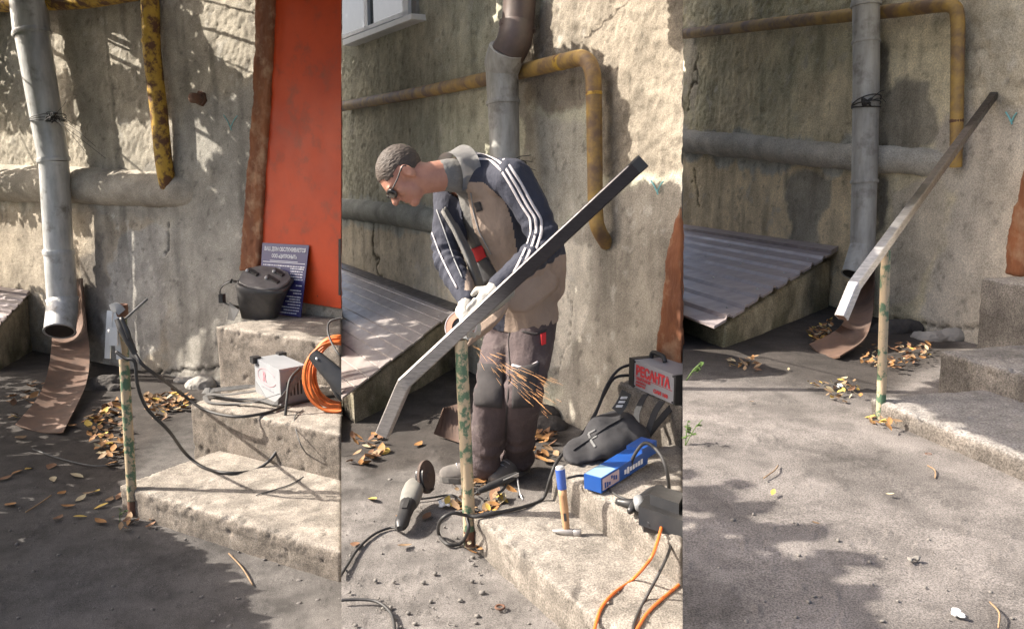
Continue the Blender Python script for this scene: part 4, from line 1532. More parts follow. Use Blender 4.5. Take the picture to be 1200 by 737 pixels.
ys = ST(1, 1, 300, 480).y
lead(1, [(157, 412, Yp - .08), (168, 428, Yp - .1), (190, 444, Yp + .05), (215, 463, ys + .1), (240, 480, 's', 1), (275, 488, 's', 1), (310, 484, 's', 1), (340, 474, 's', 1), (372, 467, 's', 1), (404, 462, 's', 1)],
     0.016, M_BLACK, 'black lead from the electrode holder lying along the middle sunlit step')
y1s = ST(1, 0, 250, 552).y
lead(1, [(136, 412, Yp - .06), (147, 420, Yp - .07), (158, 424, Yp - .07), (161, 450, Yp - .06), (172, 478, Yp), (198, 505, Yp + .1), (218, 532, y1s + .1), (240, 548, 's', 0), (268, 554, 's', 0), (300, 550, y1s + .05), (322, 532, y1s + .12), (332, 505, y1s + .2), (336, 470, ys - .1), (340, 445, ys - .02), (352, 431, ys + .08)],
     0.016, M_BLACK, 'black lead looping from the silver clamp over the low step to the pale welder')
lead(1, [(404, 372, ys + .1), (388, 376, ys + .1), (384, 386, ys + .08), (388, 400, ys), (396, 414, ys - .1), (404, 420, ys - .1)], 0.011, M_BLACK, 'thin black lead hanging over the top step above the orange coil')
lead(1, [(355, 480, 's', 1), (345, 490, 's', 1), (352, 520, ys - .45), (366, 545, 's', 0), (345, 565, 's', 0), (300, 580, 's', 0)], 0.006, M_WEB, 'thin grey wire trailing from the welder over the edge of the middle step')
# bent iron rod on the dark earth
lead(1, [(38, 526, 'g'), (70, 537, 'g'), (105, 545, 'g'), (128, 545, 'g'), (147, 540, 'g')], 0.008, M_WEB, 'thin bent iron rod lying on the dark asphalt left of the peeling post', None, 'rod')

# ---------------------------------------------------------------- tools, yard 2
# --- red-lettered inverter on the top step
zt = SZ[2][2]
p0, p1 = ST(2, 2, 742, 453), ST(2, 2, 790, 474)
fx = (p1 - p0).normalized(); fn = fx.cross(V((0, 0, 1))).normalized()
if fn.dot(CAM - p0) < 0: fn = -fn
p2 = p1 - fn * 0.20
hh = zat(p0, 421) - p0.z
M_INV2 = mat('silver_grey_enamel', (0.38, 0.38, 0.40), (0.33, 0.33, 0.35), 6, 0.4, 0.2)
iv2 = thing('inverter_welder', p0, 'silver inverter welder with large red lettering on the top step at right', 'welding machine')
q, p = boxat(p0, p1, p2, hh)
bm = bmesh.new(); hexa(bm, q, p); bevel(bm, 0.008, 2); clip(bm, 2)
autosmooth(obj('case', bm, M_INV2, iv2), 35)
FWD = (p1 - p0).length
up3 = V((0, 0, 1))


def ivp(u, v, o_=0.0015):
    return p0 + fx * FWD * u + up3 * hh * v + fn * o_


text('brand_lettering', 'РЕСАНТА', ivp(0.07, 0.50), fx, up3, hh * 0.46, M_INKR, iv2, bold=0.0035, fit=FWD * 0.83)
text('small_lettering', 'СВАРОЧНЫЙ', ivp(0.08, 0.33), fx, up3, hh * 0.11, M_INKR, iv2, bold=0.0006, fit=FWD * 0.36)
text('small_lettering', 'АППАРАТ', ivp(0.08, 0.21), fx, up3, hh * 0.10, M_INKR, iv2, bold=0.0006, fit=FWD * 0.26)
text('small_lettering', 'ИНВЕРТОР', ivp(0.08, 0.10), fx, up3, hh * 0.09, M_INKR, iv2, bold=0.0006, fit=FWD * 0.24)
text('model_lettering', 'САИ 160', ivp(0.52, 0.12), fx, up3, hh * 0.17, M_INKR, iv2, bold=0.0012, fit=FWD * 0.34)
bm = bmesh.new(); obox(bm, ivp(0.48, 0.43), fx * FWD * 0.47, up3 * hh * 0.006, fn * .001); obj('rule_line', bm, M_INKR, iv2)
bm = bmesh.new()
obox(bm, (p0 + p0 - fn * .2) / 2 + up3 * hh * 0.5 - fx * 0.015, fx * 0.022, fn * 0.105, up3 * hh * 0.52); bevel(bm, .008, 2)
obj('front_bezel', bm, M_BLKPL, iv2)
bm = bmesh.new(); obox(bm, p1 - fn * .1 + up3 * hh * 0.5 + fx * 0.006, fx * 0.008, fn * 0.104, up3 * hh * 0.5); clip(bm, 2); obj('rear_bezel', bm, M_BLKPL, iv2)
bm = bmesh.new(); tube(bm, smooth_path([ivp(.02, 1.02, -.1), ivp(.06, 1.22, -.1), ivp(.30, 1.2, -.1), ivp(.36, 1.02, -.1)], 5), 0.012, 8); obj('carry_handle', bm, M_BLKPL, iv2, True)
for k in (0.25, 0.7):
    bm = bmesh.new(); ps_ = p0 - fx * 0.036 - fn * 0.1 + up3 * hh * k; tube(bm, [ps_, ps_ - fx * 0.03], 0.018, 12); obj('socket', bm, M_BLKPL, iv2, True)
for u, v in ((.04, .05), (.96, .05), (.04, .93), (.96, .93)):
    bm = bmesh.new(); ellipsoid(bm, ivp(u, v), fx * .006, up3 * .006, fn * .003, 8, 5); obj('screw', bm, M_BLKPL, iv2, True)
# straps hanging over the edge of the top step down to the bag
for pts in ([(757, 462), (752, 470), (746, 486), (748, 505)], [(776, 470), (768, 482), (762, 498), (756, 516)], [(800, 466), (786, 478), (772, 494), (758, 512)]):
    y0 = ST(2, 2, *pts[0]).y
    ps = [at(x, y, y0 - 0.03 - 0.05 * i) for i, (x, y) in enumerate(pts)]
    bm = bmesh.new(); ribbon(bm, ps, 0.032, 0.004, V((-.6, -.8, .3))); clip(bm, 2)
    obj('strap', bm, M_WEBB, iv2)
# leads from the inverter down the left side of the steps
sk0 = p0 - fx * 0.066 - fn * 0.1
ys2 = sk0.y
lead(2, [(*px(sk0 + up3 * hh * .7), ys2), (728, 431, ys2 - .03), (712, 450, ys2 - .1), (702, 475, ys2 - .2), (690, 500, ys2 - .25), (668, 522, 's', 1), (652, 542, ST(2, 1, 648, 546).y), (645, 560, ST(2, 1, 648, 546).y - .04), (636, 584, 's', 0), (612, 594, 's', 0), (585, 600, 's', 0), (562, 605, 's', 0), (548, 604, f2.y - .06), (530, 601, f2.y - .1), (516, 610, f2.y - .1), (514, 625, 'g'), (524, 637, 'g'), (540, 636, 'g'), (549, 620, f2.y - .09), (547, 606, f2.y - .05)],
     0.0125, M_BLACK, 'black lead running down from the red-lettered welder and looping round the post foot')
lead(2, [(*px(sk0 + up3 * hh * .25), ys2), (722, 442, ys2 - .02), (708, 462, ys2 - .1), (697, 485, ys2 - .2), (684, 506, ys2 - .25), (664, 528, 's', 1)],
     0.0125, M_BLACK, 'second black lead from the red-lettered welder dropping behind the bag')
lead(2, [(664, 560, ST(2, 1, 660, 556).y - .12), (682, 557, ST(2, 1, 680, 560).y - .05), (700, 562, 's', 1), (716, 575, 's', 1), (728, 583, 's', 1), (752, 590, 's', 1)], 0.009, M_BLACK, 'short black cable arching from the hammer to the blue box')
lead(2, [(738, 556, 's', 1), (742, 536, ST(2, 1, 742, 560).y), (756, 519, ST(2, 1, 742, 560).y - .03), (772, 530, ST(2, 1, 775, 570).y), (781, 550, ST(2, 1, 780, 575).y), (784, 572, 's', 1)], 0.0125, M_BLACK, 'black cable standing in a loop over the end of the blue box')

# --- soft black bag on the middle step
b0 = ST(2, 1, 700, 533)
bg_ = thing('tool_bag', b0, 'slumped black cloth bag leaning on the top step beside the red-lettered welder', 'bag')
u2 = m_of(b0, 1.0)
M_BAG = mat('black_cloth', (0.03, 0.029, 0.032), (0.021, 0.02, 0.022), 12, 0.85, bumps=((30, 0.3, 0.006), (220, 0.5, 0.001)))
bm = bmesh.new()
yb = b0.y
for x, y, dy, rx_, rz_, ry_ in ((715, 518, 0.02, 34, 22, .12), (688, 526, -.02, 24, 11, .12), (722, 502, .08, 26, 20, .08), (740, 514, .04, 22, 18, .10), (676, 531, -.05, 16, 5, .10), (705, 508, .05, 22, 18, .08)):
    ellipsoid(bm, at(x, y, yb + dy), RX * rx_ * u2, V((0, ry_, .02)), V((.1 * rz_ * u2, 0, rz_ * u2)), 18, 12)
me = remesh(bm, 0.012, 8)
P = verts_np(me); nn = normals_np(me)
fold = np.sin(P[:, 0] * 26 + P[:, 2] * 34 + 5 * fbm(P, 5, 3, 3)) * 0.006
P = P + nn * ((fbm(P, 9, 3, 2) - 0.5) * 0.035 + fold)[:, None]
P[:, 2] = np.maximum(P[:, 2], SZ[2][1] + 0.001)
set_verts(me, P)
bag_o = link('sack', me, M_BAG, bg_, True)
bvh_bag = BVHTree.FromPolygons([tuple(v.co + bag_o.location + bg_.location) for v in me.vertices], [tuple(p.vertices) for p in me.polygons])


def cast(bvh, x, y):
    r = ray(x, y).normalized()
    h = bvh.ray_cast(CAM, r)
    return (h[0], h[1]) if h[0] is not None else (None, None)


def surf_line(bvh, pts, lift=0.004, n=8):
    """image polyline dropped on a surface -> points and normals"""
    out = []
    raw = []
    for i in range(len(pts) - 1):
        for k in range(n):
            t = k / n
            raw.append((pts[i][0] * (1 - t) + pts[i + 1][0] * t, pts[i][1] * (1 - t) + pts[i + 1][1] * t))
    raw.append(pts[-1])
    for x, y in raw:
        h, nn = cast(bvh, x, y)
        if h is not None:
            if nn.dot(CAM - h) < 0: nn = -nn
            out.append((h + nn * lift, nn))
    return out


def surf_strip(name, bvh, pts, wd, m, parent, th=0.002, lift=0.003, n=8):
    L = surf_line(bvh, pts, lift, n)
    if len(L) < 2:
        return None
    for _ in range(2):
        L = [L[0]] + [((L[i - 1][0] + L[i][0] * 2 + L[i + 1][0]) / 4, (L[i - 1][1] + L[i][1] * 2 + L[i + 1][1]).normalized()) for i in range(1, len(L) - 1)] + [L[-1]]
    rings = []
    for i, (p, nn) in enumerate(L):
        t = (L[min(i + 1, len(L) - 1)][0] - L[max(i - 1, 0)][0]).normalized()
        s = t.cross(nn).normalized()
        rings.append([p + s * wd / 2, p + s * wd / 4 + nn * th * .8, p - s * wd / 4 + nn * th * .8, p - s * wd / 2, p - nn * th])
    bm = bmesh.new(); loft(bm, rings)
    return obj(name, bm, m, parent, True)


def surf_patch(name, bvh, quad, m, parent, nu=8, nv=8, lift=0.004, th=0.002):
    """quad: TL, TR, BR, BL image points laid on a surface"""
    grid = []
    for j in range(nv + 1):
        row = []
        for i in range(nu + 1):
            u, v = i / nu, j / nv
            x = (quad[0][0] * (1 - u) + quad[1][0] * u) * (1 - v) + (quad[3][0] * (1 - u) + quad[2][0] * u) * v
            y = (quad[0][1] * (1 - u) + quad[1][1] * u) * (1 - v) + (quad[3][1] * (1 - u) + quad[2][1] * u) * v
            h, nn = cast(bvh, x, y)
            if h is not None:
                if nn.dot(CAM - h) < 0: nn = -nn
                h = h + nn * lift
            row.append(h)
        grid.append(row)
    bm = bmesh.new()
    vs = [[bm.verts.new(h) if h is not None else None for h in row] for row in grid]
    for j in range(nv):
        for i in range(nu):
            f = (vs[j][i], vs[j][i + 1], vs[j + 1][i + 1], vs[j + 1][i])
            if all(f) and max((f[k].co - f[k - 1].co).length for k in range(4)) < 0.12:
                bm.faces.new(f)
    for v in [v for v in bm.verts if not v.link_faces]:
        bm.verts.remove(v)
    if not bm.faces:
        bm.free(); return None
    r = bmesh.ops.extrude_face_region(bm, geom=bm.faces[:])
    nv_ = [g for g in r['geom'] if isinstance(g, bmesh.types.BMVert)]
    for v in nv_:
        v.co += (CAM - v.co).normalized() * th
    return obj(name, bm, m, parent, True)


M_PRINTG = mat('faded_print', (0.16, 0.16, 0.16), (0.12, 0.12, 0.12), 30, 0.9)
surf_strip('logo_print', bvh_bag, [(690, 508), (694, 518), (698, 524)], 0.014, M_PRINTG, bg_)
surf_strip('logo_print', bvh_bag, [(690, 508), (698, 504)], 0.012, M_PRINTG, bg_)
surf_strip('logo_print', bvh_bag, [(694, 514), (700, 511)], 0.010, M_PRINTG, bg_)
surf_strip('seam', bvh_bag, [(672, 528), (690, 516), (712, 500), (730, 490)], 0.008, M_WEBB, bg_, th=.006)
bm = bmesh.new()
a, c = at(722, 482, yb + .02), at(734, 460, yb + .08)
ribbon(bm, [a, a.lerp(c, .5) + V((0, -.02, .0)), c], 0.05, 0.012, V((0, -1, .3))); obj('buckle', bm, M_BLKPL, bg_)
bm = bmesh.new()
for k in range(3):
    obox(bm, a.lerp(c, .25 + .22 * k) + V((0, -.024, .01)), RX * .014, V((0, .004, 0)), (c - a).normalized() * .006)
obj('buckle_slot', bm, M_GALV, bg_)

# --- blue electrode packet lying across the middle step edge
q0, q1 = at(694, 583, ST(2, 1, 700, 572).y - .03), at(749, 540, ST(2, 1, 752, 548).y)
q0.z = max(q0.z, SZ[2][1] + .032); q1.z = max(q1.z, SZ[2][1] + .06)
dv = (q1 - q0).normalized(); sv = dv.cross(V((0, 0, 1))).normalized(); wv = sv.cross(dv)
if sv.dot(CAM - q0) < 0: sv = -sv
if wv.z < 0: wv = -wv
hb_, wb_ = 0.032, 0.042
M_PK = mat('blue_carton', (0.008, 0.055, 0.24), (0.012, 0.075, 0.30), 5, 0.35)
M_PKL = mat('pale_blue_carton', (0.20, 0.34, 0.46), (0.24, 0.38, 0.48), 5, 0.35)
M_PKP = mat('pink_label', (0.48, 0.36, 0.40), (0.52, 0.42, 0.45), 12, 0.45)
pk = thing('electrode_packet', (q0 + q1) / 2, 'long blue carton of welding rods lying on the edge of the middle step', 'packet')
bm = bmesh.new(); L_ = (q1 - q0).length
obox(bm, (q0 + q1) / 2, dv * L_ / 2, sv * wb_, wv * hb_); bevel(bm, .003, 1); obj('carton', bm, M_PK, pk)
bm = bmesh.new(); obox(bm, q0 + dv * L_ * .17 + wv * hb_, dv * L_ * .15, sv * wb_ * .92, wv * .001); obj('top_label', bm, M_PKL, pk)
bm = bmesh.new(); obox(bm, q0 + dv * L_ * .2 + sv * wb_, dv * L_ * .17, sv * .001, wv * hb_ * .78); obj('side_label', bm, M_PKP, pk)
bm = bmesh.new(); rnd = random.Random(8)
for k in range(6):
    obox(bm, q0 + dv * L_ * (.08 + .045 * k) + sv * (wb_ + .002) + wv * rnd.uniform(-.012, .012), dv * L_ * .012, sv * .001, wv * hb_ * rnd.uniform(.15, .4))
obj('label_print', bm, M_PK, pk)
bm = bmesh.new()
for k in range(7):
    obox(bm, q0 + dv * L_ * (.5 + .06 * k) + sv * (wb_ + .001) - wv * .004, dv * L_ * .02, sv * .001, wv * hb_ * rnd.uniform(.25, .5))
obj('side_print', bm, M_INKW, pk)
bm = bmesh.new(); obox(bm, q1 + wv * .02 + dv * .02, dv * .06, sv * wb_ * .95, wv * .028); bevel(bm, .006, 1); obj('torn_flap', bm, M_PK, pk)

# --- hammer standing on its head
hp = ST(2, 0, 664, 627)
hm = thing('hammer', hp, 'hammer with a blue-tipped wooden handle standing upright on the low step', 'hammer')
u3 = m_of(hp, 1.0)
tp_ = at(656, 546, hp.y + 0.02)
M_HW = mat('hammer_wood', (0.42, 0.25, 0.13), (0.33, 0.19, 0.10), 20, 0.6, stretch=(4, 4, .4), bumps=((60, .3, .002),))
M_HB = mat('blue_handle_paint', (0.04, 0.10, 0.38), (0.035, 0.08, 0.3), 12, 0.5)
hd = V((0.97, -.22, 0)).normalized()
bm = bmesh.new()
hc = hp + V((0, 0, 4.5 * u3))
sd = hd.cross(V((0, 0, 1)))
loft(bm, [ell_ring(hc + hd * t * u3, sd * a * u3, V((0, 0, c * u3)), 14, .7) for t, a, c in
          ((-17, 1.2, 1.2), (-14, 3.4, 1.6), (-6, 4, 3.6), (0, 4.6, 4.4), (6, 4, 4), (8, 3.4, 3.4), (10, 4.4, 4.4), (16, 4.6, 4.6), (17, 4, 4))])
autosmooth(obj('head', bm, M_STEEL, hm, True), 40)
base = hc; ax = (tp_ - base)
s2 = ax.cross(sd).normalized()
bm = bmesh.new()
loft(bm, [ell_ring(base + ax * t, s2 * a * u3, sd * c * u3, 14) for t, a, c in ((-.05, 3.6, 2.8), (.1, 4.2, 3.2), (.35, 5.0, 3.8), (.55, 4.8, 3.8), (.66, 5.2, 4.2))])
obj('handle', bm, M_HW, hm, True)
bm = bmesh.new()
loft(bm, [ell_ring(base + ax * t, s2 * a * u3, sd * c * u3, 14) for t, a, c in ((.655, 5.4, 4.4), (.8, 5.6, 4.6), (.95, 5.8, 4.8), (.955, 5.0, 4))])
autosmooth(obj('grip', bm, M_HB, hm, True), 50)
bm = bmesh.new()
loft(bm, [ell_ring(base + ax * t, s2 * a * u3, sd * c * u3, 14) for t, a, c in ((.95, 5.2, 4.2), (.99, 5.2, 4.2), (1.0, 4.2, 3.4))])
autosmooth(obj('handle_end', bm, M_GALV, hm, True), 50)
bm = bmesh.new(); obox(bm, base + ax * .22 + (CAM - base).normalized() * 3.9 * u3, s2 * 1.6 * u3, (CAM - base).normalized() * .0006, ax * .06); obj('sticker', bm, M_BLKPL, hm)

# --- black clamps and cable plugs heaped at the right end
g0 = ST(2, 1, 770, 600)
for lab, pts in (('black spring clamp with open jaws beside the blue carton', [((722, 587), (745, 590), (764, 578), (776, 574)), ((738, 599), (748, 590), (766, 586), (780, 588))]),
                 ('black clamp gripping the cable heap at the edge of the middle step', [((754, 607), (768, 598), (786, 592), (798, 590)), ((758, 614), (772, 610), (790, 606), (798, 604))])):
    cl = thing('spring_clamp', at(*pts[0][2], g0.y), lab, 'clamp')
    for j, pl in enumerate(pts):
        ps = [at(x, y, ST(2, 1, x, max(y, 566)).y - .03 - .02 * j) for x, y in pl]
        bm = bmesh.new(); tube(bm, smooth_path(ps, 5), [0.012, 0.024, 0.026, 0.024], 10); clip(bm, 2); obj('clamp_arm', bm, M_BLKPL, cl, True)
    bm = bmesh.new(); c = at(pts[0][1][0] + 4, pts[0][1][1] + 1, g0.y - .03); tube(bm, [c - V((.0, .03, 0)), c + V((0, .03, .01))], .02, 12); obj('pivot', bm, M_INVD, cl, True)
pg = thing('power_plug', at(782, 610, g0.y - .1), 'black socket block with the orange and black cords at the edge of the step', 'socket')
c = at(785, 606, g0.y - .12)
bm = bmesh.new(); obox(bm, c, V((.09, -.03, -.02)), V((.03, .06, 0)), V((0, .01, .032))); bevel(bm, .012, 2); clip(bm, 2); autosmooth(obj('block', bm, M_BLKPL, pg), 40)
bm = bmesh.new(); obox(bm, at(766, 614, g0.y - .14), V((.04, -.01, 0)), V((.0, .03, 0)), V((0, 0, .022))); bevel(bm, .01, 2); obj('plug', bm, M_BLKPL, pg)
bm = bmesh.new(); obox(bm, at(782, 590, g0.y - .08), V((.05, -.02, -.01)), V((.02, .05, 0)), V((0, .01, .035))); bevel(bm, .012, 2); autosmooth(obj('adaptor', bm, M_BLKPL, pg), 40)

ya = g0.y - .18
lead(2, [(775, 618, ya), (770, 636, ya - .1), (762, 655, ya - .2), (742, 678, 's', 0), (720, 694, 's', 0), (706, 710, 's', 0), (700, 725, 's', 0), (694, 748, 's', 0)], 0.0095, M_ORANGE, 'orange cord curving down over the low step from the black socket block')
lead(2, [(806, 672, 's', 0), (794, 686, 's', 0), (775, 702, 's', 0), (757, 720, 's', 0), (742, 745, 's', 0)], 0.0095, M_ORANGE, 'second orange cord crossing the lower right end of the low step')
lead(2, [(788, 628, ya), (784, 646, ya - .1), (772, 672, ya - .2), (756, 702, 's', 0), (744, 728, 's', 0), (741, 748, 's', 0)], 0.009, M_BLACK, 'black cord hanging from the socket block between the two orange cords')
lead(2, [(398, 703, 'g'), (420, 702, 'g'), (440, 704, 'g'), (454, 713, 'g'), (461, 726, 'g'), (463, 748, 'g')], 0.010, M_BLACK, 'black cable end on the bare ground at the lower left of the workman')

# --- angle grinder on the ground
gd0 = G(2, 478, 580)
M_GRB = mat('grinder_case', (0.24, 0.23, 0.20), (0.17, 0.165, 0.15), 9, 0.5, bumps=((60, .2, .002),))
M_DISC = mat('worn_disc', (0.07, 0.045, 0.035), (0.11, 0.08, 0.065), 12, 0.8, bumps=((90, .4, .002),))
gr = thing('angle_grinder', gd0, 'grey angle grinder lying on the ground with its disc up', 'angle grinder')
a = G(2, 487, 566, .10); c = G(2, 471, 612, .05)
ax = (c - a)
axn = ax.normalized(); sd = axn.cross(V((0, 0, 1))).normalized(); uu = sd.cross(axn)
u4 = m_of(gd0, 1.0)
bm = bmesh.new()
loft(bm, [ell_ring(a + ax * t, sd * w_ * u4, uu * h_ * u4, 18, .8) for t, w_, h_ in ((-.02, 5, 5), (.02, 9, 8), (.12, 11, 9.5), (.3, 11.5, 10), (.5, 10.5, 9.5), (.56, 9, 8.5))])
autosmooth(obj('gear_case', bm, M_GRB, gr, True), 45)
bm = bmesh.new()
loft(bm, [ell_ring(a + ax * t, sd * w_ * u4, uu * h_ * u4, 16, .85) for t, w_, h_ in ((.55, 9.2, 8.7), (.62, 8.2, 8), (.8, 7, 7), (1.0, 7.4, 7.2), (1.08, 6, 6), (1.14, 3, 3))])
autosmooth(obj('handle', bm, M_BLKPL, gr, True), 45)
bm = bmesh.new(); obox(bm, a + ax * .7 + uu * 7 * u4, axn * 9 * u4, sd * 2.5 * u4, uu * 1.5 * u4); bevel(bm, .004, 1); obj('switch', bm, M_BLACK, gr)
dn = (sd * 0.55 + uu * 0.5 - axn * 0.65).normalized()
if dn.dot(CAM - a) < 0: dn = -dn
dc = a - axn * 4 * u4 + uu * 6 * u4 + RX * 0.05
dnn = (RX * .9 + V((0, -.35, .2))).normalized()
du = dnn.orthogonal().normalized(); dvv = dnn.cross(du)
bm = bmesh.new()
loft(bm, [ell_ring(dc + dnn * z, du * r_ * u4, dvv * r_ * u4, 28) for z, r_ in ((-.006, 19), (.006, 19), (.004, 9), (.010, 6), (.016, 5))]); autosmooth(obj('disc', bm, M_DISC, gr, True), 40)
bm = bmesh.new()
ar = [(math.cos(t), math.sin(t)) for t in np.linspace(1.6, 4.2, 18)]
loft(bm, [[dc + (du * x + dvv * y) * 16 * u4 - dnn * .02, dc + (du * x + dvv * y) * 16 * u4 + dnn * .02, dc + (du * x + dvv * y) * 17 * u4 + dnn * .02, dc + (du * x + dvv * y) * 17 * u4 - dnn * .02] for x, y in ar])
obj('guard', bm, M_BLKPL, gr)
lead(2, [(*px(c + axn * .06), c.y - .02), (458, 618, 'g'), (438, 626, 'g'), (420, 642, 'g'), (408, 660, 'g'), (398, 676, 'g')], 0.010, M_BLACK, 'black power cord running from the handle of the angle grinder on the ground')

# --- second electrode holder on the corner of the low step
eh2 = thing('electrode_holder', ST(2, 0, 580, 573), 'black electrode holder lying across the back corner of the low step', 'electrode holder')
zz = SZ[2][0]
a, c = ST(2, 0, 560, 576, .03), ST(2, 0, 606, 556, .06)
bm = bmesh.new(); tube(bm, [a, a.lerp(c, .3), a.lerp(c, .75), c], [.012, .017, .018, .014], 12); autosmooth(obj('handle', bm, M_BLACK, eh2, True), 45)
bm = bmesh.new(); obox(bm, a.lerp(c, .84) + V((-.0, -.016, .004)), (c - a).normalized() * .045, V((0, .003, 0)), V((0, 0, .008))); obj('jaw_slot', bm, M_CHROME, eh2)
bm = bmesh.new(); tube(bm, smooth_path([c + V((0, 0, -.01)), ST(2, 0, 609, 576, .03), ST(2, 0, 613, 586, .008)], 4), .004, 6); obj('electrode', bm, M_CHROME, eh2, True)
bm = bmesh.new(); tube(bm, smooth_path([c + V((-.03, 0, -.01)), ST(2, 0, 590, 573, .02), ST(2, 0, 583, 577, .01)], 4), .006, 6); obj('lever', bm, M_BLACK, eh2, True)
lead(2, [(*px(a), a.y), (552, 582, ST(2, 0, 556, 580).y), (546, 590, f2.y + .2), (530, 580, 'g'), (505, 583, 'g'), (487, 585, 'g')], 0.009, M_BLACK, 'short black lead from the electrode holder across the leaves towards the grinder')
# ---------------------------------------------------------------- the workman
M_SKIN = mat('skin', (0.42, 0.21, 0.145), (0.35, 0.165, 0.112), 14, 0.55, bumps=((120, 0.2, 0.001),), dirt=((0.33, 0.125, 0.09), 9, 0.5, 0.75))
M_HAIR = mat('cropped_hair', (0.045, 0.033, 0.026), (0.065, 0.048, 0.037), 40, 0.7, bumps=((260, 0.4, 0.001),))
M_NAVY = mat('navy_jersey', (0.028, 0.031, 0.048), (0.02, 0.022, 0.036), 9, 0.85, bumps=((14, 0.5, 0.02), (240, 0.4, 0.001)))
M_BEIGE = mat('beige_jersey', (0.30, 0.228, 0.18), (0.24, 0.182, 0.143), 6, 0.88, bumps=((12, 0.5, 0.02), (240, 0.4, 0.001)))
M_SHIRT = mat('grey_shirt', (0.17, 0.165, 0.155), (0.125, 0.12, 0.115), 9, 0.9, bumps=((16, 0.6, 0.02), (240, 0.4, 0.001)))
M_TROUS = mat('brown_work_trousers', (0.085, 0.062, 0.062), (0.058, 0.043, 0.045), 7, 0.88, bumps=((13, 0.6, 0.02), (240, 0.4, 0.001)), dirt=((0.17, 0.14, 0.13), 8, 0.58, 0.78))
M_KNEE = mat('dark_knee_patch', (0.03, 0.027, 0.028), (0.045, 0.04, 0.04), 11, 0.9, bumps=((30, 0.5, 0.006),))
M_STRIPE = mat('white_stripe', (0.50, 0.465, 0.47), (0.42, 0.39, 0.395), 30, 0.8)
M_GLOVE = mat('pale_work_glove', (0.46, 0.44, 0.40), (0.33, 0.315, 0.285), 9, 0.85, bumps=((60, 0.5, 0.003), (18, 0.4, 0.01)))
M_REDC = mat('red_cloth', (0.60, 0.03, 0.035), (0.5, 0.025, 0.03), 10, 0.85, bumps=((40, .3, .004),))
M_SHOE = mat('dusty_shoe', (0.16, 0.145, 0.13), (0.10, 0.09, 0.083), 10, 0.85, bumps=((40, .5, .005),))
M_SOLE = mat('shoe_sole', (0.13, 0.12, 0.11), (0.09, 0.085, 0.08), 12, 0.9)
M_LENS = mat('dark_lens', (0.01, 0.01, 0.011), (0.012, 0.012, 0.013), 5, 0.08, coat=0.5)
M_SLATE = mat('slate_bib', (0.06, 0.06, 0.065), (0.045, 0.045, 0.05), 9, 0.9, bumps=((20, .5, .01),))

footR, footL = G(2, 560, 566), G(2, 606, 556)
Yp_ = 4.24
pel = at(611, 372, Yp_)
man = thing('person', V((pel.x, footR.y, 0)), 'man in a striped navy and beige jacket and sunglasses stooping over the handrail', 'person')
waist, mid, chest = at(604, 338, 4.20), at(594, 292, 4.08), at(580, 243, 3.97)
shc, nkb = at(566, 212, 3.90), at(540, 200, 3.85)
shL, shR = at(600, 208, 3.74), at(528, 224, 4.04)
latS = (shL - shR).normalized()
latP = (V((0.55, -0.83, 0.02))).normalized()
spine = [pel, waist, mid, chest, shc, nkb]
lats = [latP, latP.lerp(latS, .3), latP.lerp(latS, .6), latS, latS, latS]


def spine_rings(radii, n=22, start=0, ext=None):
    rr = []
    for i, (rl, rf) in enumerate(radii):
        k = i + start
        a = spine[max(k - 1, 0)]; c = spine[min(k + 1, len(spine) - 1)]
        t = (c - a).normalized()
        u = lats[k]; u = (u - t * u.dot(t)).normalized()
        v = t.cross(u)
        rr.append(ell_ring(spine[k], u * rl, v * rf, n, 0.9))
    return rr


elL, wrL = at(641, 286, 3.66), at(586, 334, 3.56)
elR, wrR = at(522, 300, 3.90), at(549, 352, 3.66)
hdL, hdR = at(566, 352, 3.53), at(548, 374, 3.58)
hipL, hipR = pel + latP * 0.095, pel - latP * 0.095
knL, knR = at(614, 460, 4.02), at(579, 462, 4.08)
anL = V((footL.x, footL.y + .03, 0.10)); anR = V((footR.x + .03, footR.y + .05, 0.10))

# head frame: looking down and to the left
hc = at(474, 206, 3.74)
hf = V((-0.49, -0.22, -0.84)).normalized()
hu = V((-0.86, -0.06, 0.50)); hu = (hu - hf * hu.dot(hf)).normalized()
hl = hu.cross(hf).normalized()
if hl.y > 0: hl = -hl
K = 1.05                                                              # head scale


def hp_(f, u, l=0.0):
    return hc + (hf * f + hu * u + hl * l) * K


# --- body: one continuous surface under the clothes
bm = bmesh.new()
ellipsoid(bm, hp_(-0.012, 0.035), hf * .098 * K, hl * .077 * K, hu * .088 * K, 20, 14)
ellipsoid(bm, hp_(0.045, 0.012), hf * .052 * K, hl * .064 * K, hu * .07 * K, 16, 12)       # brow and face
ellipsoid(bm, hp_(0.038, -0.045), hf * .05 * K, hl * .058 * K, hu * .062 * K, 16, 12)      # jaw
ellipsoid(bm, hp_(0.070, -0.088), hf * .024 * K, hl * .03 * K, hu * .022 * K, 12, 8)       # chin
ellipsoid(bm, hp_(0.082, -0.052), hf * .016 * K, hl * .028 * K, hu * .018 * K, 12, 8)      # mouth
capsule(bm, hp_(0.090, 0.012), hp_(0.116, -0.024), .009 * K, .0145 * K, 10)                # nose
ellipsoid(bm, hp_(0.082, 0.026), hf * .016 * K, hl * .058 * K, hu * .012 * K, 12, 8)       # brow ridge
